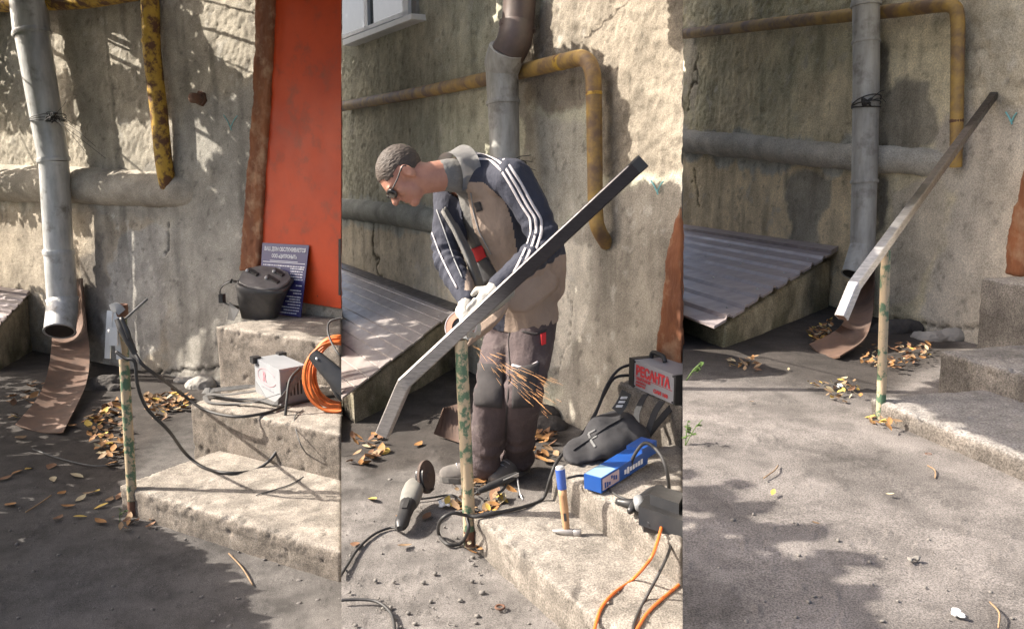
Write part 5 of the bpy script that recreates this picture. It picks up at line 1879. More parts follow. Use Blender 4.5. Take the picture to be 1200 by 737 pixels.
for s in (-1, 1):
    ellipsoid(bm, hp_(0.055, -0.018, s * .042), hf * .03 * K, hl * .02 * K, hu * .025 * K, 12, 8)   # cheek
    ellipsoid(bm, hp_(0.104, -0.026, s * .011), hf * .010 * K, hl * .010 * K, hu * .009 * K, 8, 6)  # nostril wing
    ellipsoid(bm, hp_(-0.012, -0.006, s * .078), hf * .021 * K, hl * .016 * K, hu * .035 * K, 14, 10)  # ear
    ellipsoid(bm, hp_(-0.012, -0.030, s * .075), hf * .012 * K, hl * .009 * K, hu * .014 * K, 10, 8)
chain(bm, [hp_(-0.02, -0.02), hp_(-0.032, -0.075), nkb + V((0.0, 0, -.01)), shc], [.062 * K, .064 * K, .07, .08], 16)
loft(bm, spine_rings([(.15, .10), (.135, .095), (.15, .10), (.165, .11), (.14, .08), (.07, .06)]))
chain(bm, [shc.lerp(shL, .4), shL, elL, wrL], [.06, .055, .04, .03])
chain(bm, [shc.lerp(shR, .4), shR, elR, wrR], [.06, .055, .04, .03])
chain(bm, [hipL, knL, anL], [.085, .055, .04])
chain(bm, [hipR, knR, anR], [.085, .055, .04])
me = remesh(bm, 0.0065, 3, .5)
# eye sockets and ear hollow
P = verts_np(me); nn = normals_np(me)
for s in (-1, 1):
    e = np.array(hp_(0.094, 0.006, s * .031)); d2 = ((P - e) ** 2).sum(1)
    P -= nn * (np.exp(-d2 / (.016 * K) ** 2) * .010)[:, None]
    e = np.array(hp_(-0.006, -0.004, s * .088)); d2 = ((P - e) ** 2).sum(1)
    P -= nn * (np.exp(-d2 / (.010 * K) ** 2) * .010)[:, None]
e0 = np.array(hp_(0.101, -0.052)); q = P - e0
dl = q @ np.array(hl); du_ = q @ np.array(hu); df = q @ np.array(hf)
P -= nn * (np.exp(-(du_ / .004) ** 2 - (dl / .026) ** 2 - (df / .02) ** 2) * .006)[:, None]
set_verts(me, P)
body = link('body', me, M_SKIN, man, True)

# --- cropped hair: a cap that follows the skull
bm = bmesh.new()
ellipsoid(bm, hp_(-0.014, 0.036), hf * .102 * K, hl * .0805 * K, hu * .0915 * K, 64, 48)
me = bpy.data.meshes.new('hair')
bmesh.ops.recalc_face_normals(bm, faces=bm.faces[:])
dele = []
for f in bm.faces:
    c = f.calc_center_median() - hc
    a, u_, l_ = c.dot(hf) / K, c.dot(hu) / K, abs(c.dot(hl)) / K
    line = 0.040 + 0.25 * max(0, a - 0.02) if a > -0.005 else (0.05 - (-(a + 0.005)) * 2.1)
    line = max(line, -0.06)
    if a > 0.03: line = 0.050 + (a - 0.03) * 0.55 - (0.02 if l_ > .05 else 0)
    if u_ < line or a > 0.083 - 0.25 * max(0, 0.075 - u_):
        dele.append(f)
bmesh.ops.delete(bm, geom=dele, context='FACES')
r = bmesh.ops.extrude_face_region(bm, geom=bm.faces[:])
for v in [g for g in r['geom'] if isinstance(g, bmesh.types.BMVert)]:
    v.co += (hc - v.co).normalized() * 0.010
for v in bm.verts:
    v.co += V((random.uniform(-1, 1), random.uniform(-1, 1), random.uniform(-1, 1))) * .0012
bm.normal_update()
hr = random.Random(6)
for f in [f for f in bm.faces if f.normal.dot(f.calc_center_median() - hc) > 0]:
    for _ in range(4):
        c = f.calc_center_median() + V((hr.gauss(0, 1), hr.gauss(0, 1), hr.gauss(0, 1))) * .002
        d_ = (f.normal * .45 + hf * .7 - hu * .2 + V((hr.gauss(0, 1), hr.gauss(0, 1), hr.gauss(0, 1))) * .15).normalized() * hr.uniform(.003, .006)
        s_ = d_.orthogonal().normalized() * .0006
        bm.faces.new([bm.verts.new(c - s_), bm.verts.new(c + s_), bm.verts.new(c + d_)])
me_h = bpy.data.meshes.new('hair'); bm.to_mesh(me_h); bm.free()
link('hair', me_h, M_HAIR, man, False)
# sunglasses
sg_ = obj('sunglasses', (lambda b_: (tube(b_, [hp_(0.100, 0.012, -.016), hp_(0.113, 0.016, 0), hp_(0.100, 0.012, .016)], .003, 6), b_)[1])(bmesh.new()), M_BLKPL, man, True)
for s in (-1, 1):
    bm = bmesh.new()
    c = hp_(0.096, 0.004, s * .036)
    nrm = (hf + hl * s * 0.35).normalized()
    lu = (hl * s - nrm * (hl * s).dot(nrm)).normalized(); lv = nrm.cross(lu)
    loft(bm, [ell_ring(c + nrm * z, lu * .033 * k_ * K, lv * .023 * k_ * K, 20, .8) for z, k_ in ((-.004, 1.0), (0.003, 1.0), (.007, .8), (.009, .4))])
    obj('lens', bm, M_LENS, sg_, True)
    bm = bmesh.new()
    tube(bm, smooth_path([hp_(0.088, 0.012, s * .066), hp_(0.04, 0.014, s * .080), hp_(-0.01, 0.022, s * .086), hp_(-0.026, 0.012, s * .086)], 4), .0035, 6)
    obj('temple', bm, M_BLKPL, sg_, True)

# --- shirt under the open jacket
bm = bmesh.new()
loft(bm, spine_rings([(.18, .135), (.18, .148), (.185, .158), (.195, .15), (.165, .10), (.088, .078)]))
chain(bm, [nkb + V((.02, 0, -.02)), nkb.lerp(hp_(-0.03, -0.09), .45)], [.082, .074])
me = remesh(bm, 0.010, 4)
P = verts_np(me); nn = normals_np(me)
set_verts(me, P + nn * ((fbm(P, 9, 4, 3) - 0.5) * 0.02)[:, None])
shirt = link('shirt', me, M_SHIRT, man, True)


def bvh_of(o):
    off = wloc(o)
    return BVHTree.FromPolygons([tuple(v.co + off) for v in o.data.vertices], [tuple(p.vertices) for p in o.data.polygons])


bvh_shirt = bvh_of(shirt)
surf_patch('bib_strap', bvh_shirt, [(520, 262), (527, 256), (541, 284), (534, 288)], M_REDC, man, 3, 8, .006)
surf_patch('bib_band', bvh_shirt, [(536, 298), (566, 286), (571, 300), (545, 316)], M_REDC, man, 8, 5, .007)
surf_patch('bib', bvh_shirt, [(545, 317), (571, 301), (588, 324), (556, 338)], M_SLATE, man, 8, 6, .006)

# --- jacket: torso shell and two sleeves, opened at the front
bm = bmesh.new()
loft(bm, spine_rings([(.222, .165), (.21, .17), (.21, .18), (.215, .17), (.18, .115), (.10, .085)]))
chain(bm, [shc.lerp(shL, .5), shL, shL.lerp(elL, .5) + V((.01, 0, .0)), elL, elL.lerp(wrL, .5), wrL], [.085, .086, .078, .072, .064, .052], 16)
chain(bm, [shc.lerp(shR, .5), shR, shR.lerp(elR, .5), elR, elR.lerp(wrR, .5), wrR], [.085, .084, .074, .068, .060, .05], 16)
capsule(bm, at(640, 335, 4.16), at(640, 300, 4.1), .10, .10)
me = remesh(bm, 0.0065, 7)
P = verts_np(me); nn = normals_np(me)


def seg_d(P, a, c):
    a, c = np.array(a), np.array(c)
    t = np.clip(((P - a) @ (c - a)) / ((c - a) @ (c - a)), 0, 1)
    return np.sqrt(((P - a - t[:, None] * (c - a)) ** 2).sum(1)), t


dLu, tLu = seg_d(P, shL, elL); dLl, tLl = seg_d(P, elL, wrL)
dRu, tRu = seg_d(P, shR, elR); dRl, tRl = seg_d(P, elR, wrR)
# folds: rings of creases around elbows and wrists, drapes down the trunk
fold = np.zeros(len(P))
for d_, t_, c0 in ((dLu, tLu, 1.0), (dLl, tLl, 0.2), (dRu, tRu, 1.0), (dRl, tRl, 0.2)):
    w0 = np.exp(-((t_ - c0) / .35) ** 2) * np.exp(-(d_ / .13) ** 4)
    fold += w0 * np.sin(t_ * 34 + 6 * fbm(P, 7, 3, 8)) * .0055
fold += (fbm(P * np.array((1, 1, .45)), 11, 4, 9) - .5) * .028
P = P + nn * fold[:, None]
set_verts(me, P)
UV = proj_np(P)
view = np.array(CAM) - P
facing = (nn * view).sum(1) > 0
arm = np.minimum.reduce([dLu / .098, dLl / .088, dRu / .098, dRl / .09]) < 1.0
# colour seams
beige_front = polymask(UV, [(546, 214), (566, 214), (592, 236), (600, 262), (606, 300), (600, 345), (545, 340), (553, 265)], 2) > .5
hem = (polymask(UV, [(598, 296), (700, 270), (700, 400), (590, 400)], 2) > .5) & ((P - np.array(waist)) @ np.array((0, 0, 1.0)) < 0.18)
left_front = polymask(UV, [(505, 232), (516, 236), (548, 322), (530, 330)], 2) > .5
is_b = ((beige_front & facing & ~((np.minimum(dLl, dLu) < .095))) | (hem & (dLl > .088) & (dLu > .105)))
vb = is_b
opening = (polymask(UV, [(512, 236), (519, 225), (534, 215), (547, 222), (552, 250), (556, 270), (572, 300), (584, 322), (566, 342), (548, 330), (534, 300), (524, 268)], 1) > .5) & facing
opening &= (np.minimum(dLl, dLu) > .09) & (np.minimum(dRl, dRu) > .088)
bm = bmesh.new(); bm.from_mesh(me)
bm.verts.ensure_lookup_table()
for f in bm.faces:
    if sum(1 for v in f.verts if vb[v.index]) * 2 >= len(f.verts):
        f.material_index = 1
bmesh.ops.delete(bm, geom=[f for f in bm.faces if all(opening[v.index] for v in f.verts)], context='FACES')
neckc = nkb.lerp(hp_(-0.03, -0.085), .3)
bmesh.ops.delete(bm, geom=[f for f in bm.faces if (f.calc_center_median() - neckc).length < .075], context='FACES')
bmesh.ops.delete(bm, geom=[v for v in bm.verts if not v.link_faces], context='VERTS')
me2 = bpy.data.meshes.new('jacket'); bm.to_mesh(me2); bm.free()
o = bpy.data.objects.new('tmp', me2); COL.objects.link(o)
so_ = o.modifiers.new('s', 'SOLIDIFY'); so_.thickness = .007; so_.offset = -1
me2.materials.append(M_NAVY); me2.materials.append(M_BEIGE)
me3 = ev(o); bpy.data.objects.remove(o)
jacket = link('jacket', me3, [], man, True)
bvh_jk = bvh_of(jacket)
SW = m_of(shL, 3.3)
for k in range(3):
    s = k * 6.2
    pl = [(547 + s * .1, 176 + s * 1.0), (562 + s * .0, 174 + s * 1.0), (578 - s * .25, 176 + s * .95), (596 - s * .7, 192 + s * .6), (610 - s * .85, 214 + s * .4), (624 - s * .95, 240 + s * .2), (634 - s * 1.0, 256), (635 - s * 1.0, 272), (628 - s * 1.0, 294 - s * .15), (618 - s * 1.0, 316 - s * .2), (612 - s * 1.0, 328 - s * .3)]
    surf_strip('sleeve_stripe', bvh_jk, pl, SW, M_STRIPE, jacket, th=.0008, lift=.002, n=6)
    pl = [(499 + s * .6, 258 - s * .1), (508 + s * .6, 276), (515 + s * .7, 296), (524 + s * .7, 315), (536 + s * .7, 338)]
    if k == 0:
        surf_strip('sleeve_stripe', bvh_jk, pl, SW * .7, M_STRIPE, jacket, n=6)
surf_patch('chest_emblem', bvh_jk, [(556, 238), (563, 236), (566, 246), (559, 249)], M_KNEE, jacket, 3, 3, .004, .0015)
surf_strip('zip', bvh_jk, [(552, 226), (556, 252), (562, 272), (576, 298)], .007, M_INVD, jacket)
surf_strip('zip', bvh_jk, [(512, 246), (522, 274), (532, 304), (542, 326)], .007, M_INVD, jacket)
# grey turned-up collar
bm = bmesh.new()
colr = []
axn_ = (hp_(-0.03, -0.09) - nkb).normalized()
cu_ = latS - axn_ * latS.dot(axn_); cu_.normalize(); cv_ = axn_.cross(cu_)
for h_, r_ in ((-.035, .118), (.0, .108), (.03, .102), (.055, .104)):
    colr.append([nkb + axn_ * h_ + (cu_ * math.cos(a) * r_ + cv_ * math.sin(a) * r_ * .95) * (1 + .05 * math.sin(3 * a)) for a in np.linspace(-math.pi * .5 + .55, math.pi * 1.5 - .55, 26)])
# open side faces the chest direction
fwd = cv_ if cv_.dot(hf) > 0 else -cv_
if cv_.dot(fwd) > 0:
    colr = [[nkb + axn_ * h_ + (cu_ * math.cos(a) * r_ + cv_ * math.sin(a) * r_ * .95) for a in np.linspace(math.pi * .5 + .5, math.pi * 2.5 - .5, 26)] for h_, r_ in ((-.035, .118), (.0, .108), (.03, .103), (.055, .108), (.03, .114), (-.01, .125))]
loft(bm, colr, caps=False, closed=False)
r = bmesh.ops.solidify(bm, geom=bm.faces[:], thickness=.006)
obj('collar', bm, mat('grey_collar', (0.34, 0.33, 0.32), (0.27, 0.262, 0.255), 9, .9, bumps=((30, .4, .006),)), jacket, True)
# beige lower hem flap that hangs below the rail
bm = bmesh.new()
ya_ = 3.98
fl = [[at(x, y, ya_ + dy) for x, y, dy in row] for row in (
    [(588, 338, -.08), (602, 332, -.05), (622, 318, -.02), (652, 296, .1)], [(590, 352, -.08), (606, 346, -.06), (628, 334, -.03), (656, 318, .1)], [(600, 366, -.06), (616, 366, -.06), (632, 355, -.03), (652, 338, .08)])]
loft(bm, fl, caps=False, closed=False)
bmesh.ops.subdivide_edges(bm, edges=bm.edges[:], cuts=3, use_grid_fill=True)
bmesh.ops.solidify(bm, geom=bm.faces[:], thickness=.008)
obj('hem', bm, M_BEIGE, jacket, True)
bm = bmesh.new()
fl = [[at(x, y, ya_ - .12 + dy) for x, y, dy in row] for row in (
    [(598, 352, 0), (580, 366, 0), (562, 378, 0), (546, 392, 0)], [(595, 362, 0), (582, 376, -.02), (566, 388, -.02), (550, 400, 0)], [(588, 374, .02), (574, 388, 0), (560, 398, 0), (546, 408, .02)])]
loft(bm, fl, caps=False, closed=False)
bmesh.ops.subdivide_edges(bm, edges=bm.edges[:], cuts=3, use_grid_fill=True)
bmesh.ops.solidify(bm, geom=bm.faces[:], thickness=.008)
obj('hem', bm, M_BEIGE, jacket, True)

bm = bmesh.new()
lf, rt_ = [(518, 248), (531, 270), (547, 304), (556, 336)], [(523, 240), (537, 266), (554, 298), (567, 334)]
yy = [3.90, 3.86, 3.82, 3.80]
loft(bm, [[at(a[0] * (1 - k / 4) + c[0] * k / 4, a[1] * (1 - k / 4) + c[1] * k / 4, y_ + .05 * (k / 4) ** 2 - .02 * math.sin(k * 1.5)) for k in range(5)] for a, c, y_ in zip(lf, rt_, yy)], caps=False, closed=False)
bmesh.ops.subdivide_edges(bm, edges=bm.edges[:], cuts=2, use_grid_fill=True)
bmesh.ops.solidify(bm, geom=bm.faces[:], thickness=.007)
obj('shirt_front', bm, M_SHIRT, shirt, True)

# --- trousers
bm = bmesh.new()
loft(bm, spine_rings([(.195, .145), (.178, .132)]))
ellipsoid(bm, pel + V((0, 0, -.03)), latP * .2, latP.cross(V((0, 0, 1))) * .155, V((0, 0, .13)), 18, 12)
chain(bm, [hipL, hipL.lerp(knL, .5) + V((.01, 0, 0)), knL, knL.lerp(anL, .5), anL + V((0, 0, -.01))], [.125, .108, .093, .088, .082], 16)
chain(bm, [hipR, hipR.lerp(knR, .5) - V((.01, 0, 0)), knR, knR.lerp(anR, .5), anR + V((0, 0, -.01))], [.125, .108, .093, .09, .084], 16)
me = remesh(bm, 0.0095, 4)
P = verts_np(me); nn = normals_np(me)
kf = np.zeros(len(P))
for a, c, h_ in ((hipL, knL, 1.0), (knL, anL, .9), (hipR, knR, 1.0), (knR, anR, .9)):
    d_, t_ = seg_d(P, a, c)
    kf += np.exp(-((t_ - h_) / .3) ** 2) * np.exp(-(d_ / .15) ** 4) * np.sin(t_ * 30 + 7 * fbm(P, 6, 3, 4)) * .007
P = P + nn * (kf + (fbm(P * np.array((1, 1, .5)), 10, 4, 6) - .5) * .03)[:, None]
set_verts(me, P)
tr = link('trousers', me, M_TROUS, man, True)
bvh_tr = bvh_of(tr)
surf_patch('knee_patch', bvh_tr, [(553, 425), (592, 428), (588, 478), (553, 474)], M_KNEE, tr, 10, 10, .006, .003)
surf_patch('knee_patch', bvh_tr, [(602, 432), (632, 424), (626, 476), (600, 478)], M_KNEE, tr, 10, 10, .006, .003)
surf_strip('seam', bvh_tr, [(601, 428), (616, 432), (630, 424)], .012, M_STRIPE, tr, lift=.006)
surf_strip('seam', bvh_tr, [(600, 372), (596, 400), (598, 430), (595, 470), (592, 515)], .010, M_KNEE, tr)
surf_patch('red_tag', bvh_tr, [(633, 391), (639, 389), (639, 403), (634, 405)], M_REDC, tr, 3, 4, .006, .003)
surf_strip('pocket_edge', bvh_tr, [(612, 388), (628, 392), (640, 386)], .010, M_KNEE, tr)

# --- shoes
for an, ft, tip in ((anR, footR, G(2, 530, 566)), (anL, footL, G(2, 594, 562))):
    d_ = (tip - ft); d_.z = 0; d_.normalize(); s_ = d_.cross(V((0, 0, 1)))
    hee = V((an.x, an.y, 0)) - d_ * .07
    bm = bmesh.new()
    prof = ((0, .035, .075), (.03, .043, .10), (.09, .045, .115), (.15, .046, .095), (.20, .052, .07), (.25, .048, .06), (.285, .034, .048), (.30, .018, .03))
    loft(bm, [[hee + d_ * t + s_ * wd * math.cos(a) + V((0, 0, .018 + max(0, math.sin(a)) * ht)) for a in np.linspace(-.0, math.pi, 11)] +
              [hee + d_ * t - s_ * wd * .8 + V((0, 0, .015)), hee + d_ * t + s_ * wd * .8 + V((0, 0, .015))] for t, wd, ht in prof])
    sh = obj('shoe', bm, M_SHOE, man, True)
    bm = bmesh.new()
    loft(bm, [[hee + d_ * t + s_ * wd * 1.08 * sgn + V((0, 0, z)) for sgn, z in ((-1, .0), (1, .0), (1, .026), (-1, .026))] for t, wd, ht in prof])
    obj('sole', bm, M_SOLE, sh)
    for k in range(4):
        bm = bmesh.new(); t = .12 + .028 * k; tube(bm, [hee + d_ * t - s_ * .028 + V((0, 0, .108 - .012 * k)), hee + d_ * (t + .008) + V((0, 0, .124 - .012 * k)), hee + d_ * t + s_ * .028 + V((0, 0, .108 - .012 * k))], .004, 6)
        obj('lace', bm, M_STRIPE, sh, True)

# --- gloved hands: palm, four curled fingers and a thumb each


def glove(wr, palm_c, fdir, side, curl, name='glove'):
    """fdir: direction of the knuckles, side: thumb direction"""
    fdir = fdir.normalized(); side = (side - fdir * side.dot(fdir)).normalized()
    nrm = fdir.cross(side).normalized()
    if nrm.z > 0: nrm = -nrm                                  # palm faces down
    bm = bmesh.new()
    chain(bm, [wr, wr.lerp(palm_c, .5)], [.044, .042])
    ellipsoid(bm, palm_c, fdir * .055, side * .047, nrm * .024, 16, 10)
    for k, (o_, ln) in enumerate(((.033, .9), (.011, 1.0), (-.011, .95), (-.033, .78))):
        b0_ = palm_c + fdir * .042 + side * o_
        a1 = R(curl)
        j1 = b0_ + (fdir * math.cos(a1 * .4) + nrm * math.sin(a1 * .4)) * .036 * ln
        j2 = j1 + (fdir * math.cos(a1) + nrm * math.sin(a1)) * .027 * ln
        j3 = j2 + (fdir * math.cos(a1 * 1.5) + nrm * math.sin(a1 * 1.5)) * .022 * ln
        chain(bm, [b0_, j1, j2, j3], [.0125, .0118, .011, .0095], 10)
    t0 = palm_c - fdir * .02 + side * .038
    t1 = t0 + (side * .7 + fdir * .6 + nrm * .3).normalized() * .036
    t2 = t1 + (fdir * .85 + nrm * .6).normalized() * .03
    chain(bm, [t0, t1, t2], [.017, .0135, .011], 10)
    me = remesh(bm, .0045, 2)
    P = verts_np(me); nn = normals_np(me)
    set_verts(me, P + nn * ((fbm(P, 40, 3, 3) - .5) * .006)[:, None])
    return link(name, me, M_GLOVE, man, True)


glove(wrL, at(572, 351, 3.53), at(545, 372, 3.50) - at(585, 336, 3.56), V((-.55, .2, .6)), 62)
glove(wrR, at(546, 366, 3.62), V((.35, -.75, -.55)), V((.75, .3, .1)), 58)

# --- grinder in his hands, seen beyond the rail
gy = 3.60
gh = thing('angle_grinder', at(545, 380, gy), 'angle grinder with a brown disc guard held by the workman at the rail', 'angle grinder')
gc = at(541, 383, gy)
gn = V((-.25, -.85, .45)).normalized()
gu = gn.orthogonal().normalized(); gv = gn.cross(gu)
u5 = m_of(gc, 1.0)
up_ = (V((0, 0, 1)) - gn * gn.z).normalized(); rt_ = up_.cross(gn)
M_GUARD = mat('rusty_guard', (0.36, 0.20, 0.14), (0.26, 0.14, 0.10), 9, 0.6, .3, bumps=((50, .3, .003),))
bm = bmesh.new()
ang = np.linspace(R(-20), R(215), 22)
rin, rout = 11 * u5, 19 * u5
loft(bm, [[gc + (rt_ * math.cos(a) + up_ * math.sin(a)) * rr + gn * z for rr, z in ((rin, .012), (rout, .012), (rout, -.03), (rout - .006, -.03), (rout - .006, .004), (rin, .004))] for a in ang])
autosmooth(obj('guard', bm, M_GUARD, gh, True), 50)
bm = bmesh.new()
loft(bm, [[gc + (rt_ * math.cos(a) + up_ * math.sin(a)) * rr + gn * z for rr, z in ((rout * .99, .014), (rout * 1.04, .014), (rout * 1.04, -.032), (rout * .99, -.032))] for a in ang])
autosmooth(obj('guard_rim', bm, M_STRIPE, gh, True), 50)
bm = bmesh.new(); loft(bm, [ell_ring(gc + gn * z, gu * r_ * u5, gv * r_ * u5, 26) for z, r_ in ((-.012, 17), (-.008, 17), (-.006, 7), (.006, 6))]); autosmooth(obj('disc', bm, M_INVD, gh, True), 40)
bm = bmesh.new(); a, c = gc - gn * .03, at(575, 362, gy + .06)
loft(bm, [ell_ring(a.lerp(c, t), up_ * r_, (c - a).normalized().cross(up_) * r_, 14) for t, r_ in ((0, .03), (.3, .036), (.8, .033), (1.5, .03), (1.9, .026))])
autosmooth(obj('case', bm, M_GRB, gh, True), 45)

# --- sparks flying off the cut: small glowing grains of steel
M_SPARK = bpy.data.materials.new('hot_spark'); M_SPARK.use_nodes = True
bs = M_SPARK.node_tree.nodes['Principled BSDF']
bs.inputs['Base Color'].default_value = (0.6, 0.25, 0.08, 1)
bs.inputs['Emission Color'].default_value = (1.0, 0.52, 0.22, 1)
bs.inputs['Emission Strength'].default_value = 1.0
rnd = random.Random(21)
bm = bmesh.new()
src = at(553, 404, 3.72)
for k in range(80):
    t = rnd.random() ** .8
    e = at(560 + 92 * t + rnd.gauss(0, 5), 410 + 66 * t + rnd.gauss(0, 5 + 9 * t), 3.74 + .06 * rnd.random())
    d_ = (e - src).normalized()
    d_ = (d_ + V((rnd.gauss(0, .04), rnd.gauss(0, .04), rnd.gauss(0, .04)))).normalized()
    ln = rnd.uniform(.012, .04)
    tube(bm, [e - d_ * ln, e, e + d_ * ln], [.0001, rnd.uniform(.0003, .0005), .0002], 5)
sp = obj('sparks', bm, M_SPARK, None, True, origin=src)
tag(sp, 'orange sparks flying from the grinder across the brown trousers', 'sparks', kind='stuff')
# ---------------------------------------------------------------- fallen leaves, pebbles, weeds
M_LEAF = [mat('dry_ochre_leaf', (0.33, 0.165, 0.05), (0.23, 0.11, 0.04), 25, 0.75), mat('dry_tan_leaf', (0.28, 0.185, 0.10), (0.20, 0.125, 0.07), 25, 0.8),
          mat('dry_brown_leaf', (0.19, 0.095, 0.045), (0.13, 0.065, 0.035), 25, 0.8), mat('yellow_leaf', (0.55, 0.40, 0.09), (0.46, 0.30, 0.06), 25, 0.7),
          mat('pale_leaf', (0.40, 0.34, 0.22), (0.32, 0.26, 0.16), 25, 0.8)]
M_GREEN = mat('green_leaf', (0.05, 0.095, 0.018), (0.085, 0.14, 0.028), 20, 0.55)
M_STONED = mat('dark_pebble', (0.15, 0.135, 0.125), (0.10, 0.092, 0.085), 30, 0.9, bumps=((60, .4, .004),))
M_STONE = mat('pebble', (0.19, 0.175, 0.155), (0.13, 0.12, 0.108), 30, 0.9, bumps=((60, .4, .004),))
rnd = random.Random(99)


def leaf_verts(bm, c, ln, mi, r, flat=0.6, wd=0.55):
    a = r.uniform(0, 6.283)
    d = V((math.cos(a), math.sin(a), r.uniform(-flat, flat))).normalized()
    s = d.cross(V((r.gauss(0, .35 * flat), r.gauss(0, .35 * flat), 1))).normalized()
    n = s.cross(d)
    curl = r.uniform(-.25, .35)
    w_ = ln * wd * r.uniform(.7, 1.15)
    prof = ((-.5, 0.05), (-.22, .75), (.05, 1.0), (.3, .66), (.5, .03))
    L, M_, Rr = [], [], []
    for t, k in prof:
        lift = n * (curl * ln * t * t)
        M_.append(bm.verts.new(c + d * t * ln + lift - n * .06 * ln * k))
        L.append(bm.verts.new(c + d * t * ln + s * w_ * .5 * k + lift))
        Rr.append(bm.verts.new(c + d * t * ln - s * w_ * .5 * k + lift))
    for i in range(4):
        for A, B in ((L, M_), (M_, Rr)):
            f = bm.faces.new((A[i], A[i + 1], B[i + 1], B[i]))
            f.material_index = mi
            f.smooth = True


def in_poly(x, y, poly):
    c = False
    for i in range(len(poly)):
        x1, y1 = poly[i]; x2, y2 = poly[i - 1]
        if (y1 > y) != (y2 > y) and x < (x2 - x1) * (y - y1) / (y2 - y1) + x1:
            c = not c
    return c


def pile(b, poly, n, ln, label, weights=(5, 4, 5, 1, 1), lift=.03):
    xs = [p[0] for p in poly]; ys = [p[1] for p in poly]
    bm = bmesh.new()
    k = 0
    while k < n:
        x, y = rnd.uniform(min(xs), max(xs)), rnd.uniform(min(ys), max(ys))
        if not in_poly(x, y, poly):
            continue
        leaf_verts(bm, G(b, x, y, .012 + rnd.random() ** 2 * lift), ln * rnd.uniform(.6, 1.3), rnd.choices(range(5), weights)[0], rnd, .7)
        k += 1
    me = bpy.data.meshes.new('leaf_litter'); bm.to_mesh(me); bm.free()
    o = link('leaf_litter', me, M_LEAF, None, True)
    tag(o, label, 'leaves', kind='stuff')


pile(1, [(104, 478), (140, 468), (150, 482), (150, 530), (128, 548), (112, 520), (100, 505)], 130, .085, 'heap of dry brown leaves behind the peeling post')
pile(1, [(166, 462), (200, 455), (228, 462), (222, 478), (190, 492), (172, 484)], 90, .085, 'drift of ochre leaves against the low step', (6, 4, 3, 3, 1))
pile(1, [(12, 462), (52, 440), (60, 470), (30, 500), (8, 490)], 26, .08, 'scattered leaves beside the rusty splash sheet')
pile(1, [(128, 600), (185, 606), (170, 622), (135, 616)], 12, .06, 'few leaves at the foot of the peeling post at left')
pile(2, [(540, 560), (600, 548), (600, 580), (572, 612), (545, 604), (520, 590)], 46, .075, 'leaves on the ground round the workman\'s shoes', (5, 5, 2, 3, 2))
pile(2, [(612, 500), (655, 505), (652, 540), (620, 540)], 40, .075, 'dry leaves in the corner behind the low step', (6, 4, 4, 1, 1))
pile(2, [(405, 510), (450, 505), (452, 540), (410, 545)], 24, .075, 'leaves in the shade of the box left of the workman')
pile(2, [(545, 632), (580, 634), (572, 648), (545, 645)], 10, .05, 'few leaves at the foot of the post by the low step')
pile(3, [(945, 385), (975, 372), (975, 395), (955, 404)], 93, .034, 'leaves trapped beside the brown splash sheet', (6, 4, 3, 3, 2))
pile(3, [(1005, 405), (1095, 398), (1088, 418), (1050, 432), (1010, 424)], 153, .034, 'brown leaves on dark earth behind the low bare step', (3, 3, 7, 1, 1))
pile(3, [(850, 418), (895, 416), (890, 436), (855, 432)], 30, .034, 'leaves in front of the low masonry box', (4, 4, 3, 1, 2))
pile(3, [(945, 445), (1005, 440), (1010, 462), (975, 470)], 44, .034, 'pale leaves at the edge of the sun on the bare ground', (2, 4, 2, 2, 6))
pile(3, [(1016, 486), (1055, 490), (1048, 500), (1020, 496)], 20, .034, 'few leaves at the foot of the finished post', (4, 3, 3, 3, 1))

loose = {1: [(12, 470), (24, 512), (62, 560), (20, 552), (72, 577), (80, 592), (95, 583), (104, 577), (113, 575), (118, 592), (60, 474), (128, 585), (90, 556), (68, 606), (4, 560), (118, 610), (60, 545), (85, 498), (94, 604), (140, 580), (270, 618), (12, 590), (34, 548)],
         2: [(430, 522), (423, 541), (490, 520), (452, 528), (474, 638), (416, 636), (500, 604), (436, 583), (588, 630), (470, 604)],
         3: [(868, 425), (924, 432), (968, 448), (1043, 578), (956, 612), (880, 470), (990, 470), (906, 576)]}
lw = {1: (4, 4, 2, 2, 4), 2: (3, 4, 2, 3, 3), 3: (3, 3, 1, 3, 2)}
kinds = ('ochre', 'tan', 'brown', 'yellow', 'pale')
ordn = ('', 'second ', 'third ', 'fourth ', 'fifth ', 'sixth ', 'seventh ', 'eighth ', 'ninth ', 'tenth ', 'eleventh ', 'twelfth ')
mark = {1: ((156, 603), 'dark asphalt', 'the left post'), 2: ((551, 638), 'ground', 'the middle post'), 3: ((1032, 492), 'bare ground', 'the right post')}
for b in loose:
    seen = {}
    mx, my = mark[b][0]
    for x, y in sorted(loose[b], key=lambda q: (q[0] - mx) ** 2 + (q[1] - my) ** 2):
        bm = bmesh.new()
        c = G(b, x, y, .014)
        leaf_verts(bm, c, {1: .095, 2: .07, 3: .028}[b] * rnd.uniform(.75, 1.25), 0, rnd, .3)
        me = bpy.data.meshes.new('fallen_leaf'); bm.to_mesh(me); bm.free()
        k = rnd.choices(range(5), lw[b])[0]
        n_ = seen.get(k, 0); seen[k] = n_ + 1
        o = link('fallen_leaf', me, M_LEAF[k], None, True, origin=c)
        tag(o, '%s leaf on %s, %snearest such leaf to %s' % (kinds[k], mark[b][1], ordn[n_], mark[b][2]), 'leaf',
            {1: 'loose leaves on the dark asphalt', 2: 'loose leaves near the workman', 3: 'loose leaves on the bare ground'}[b])


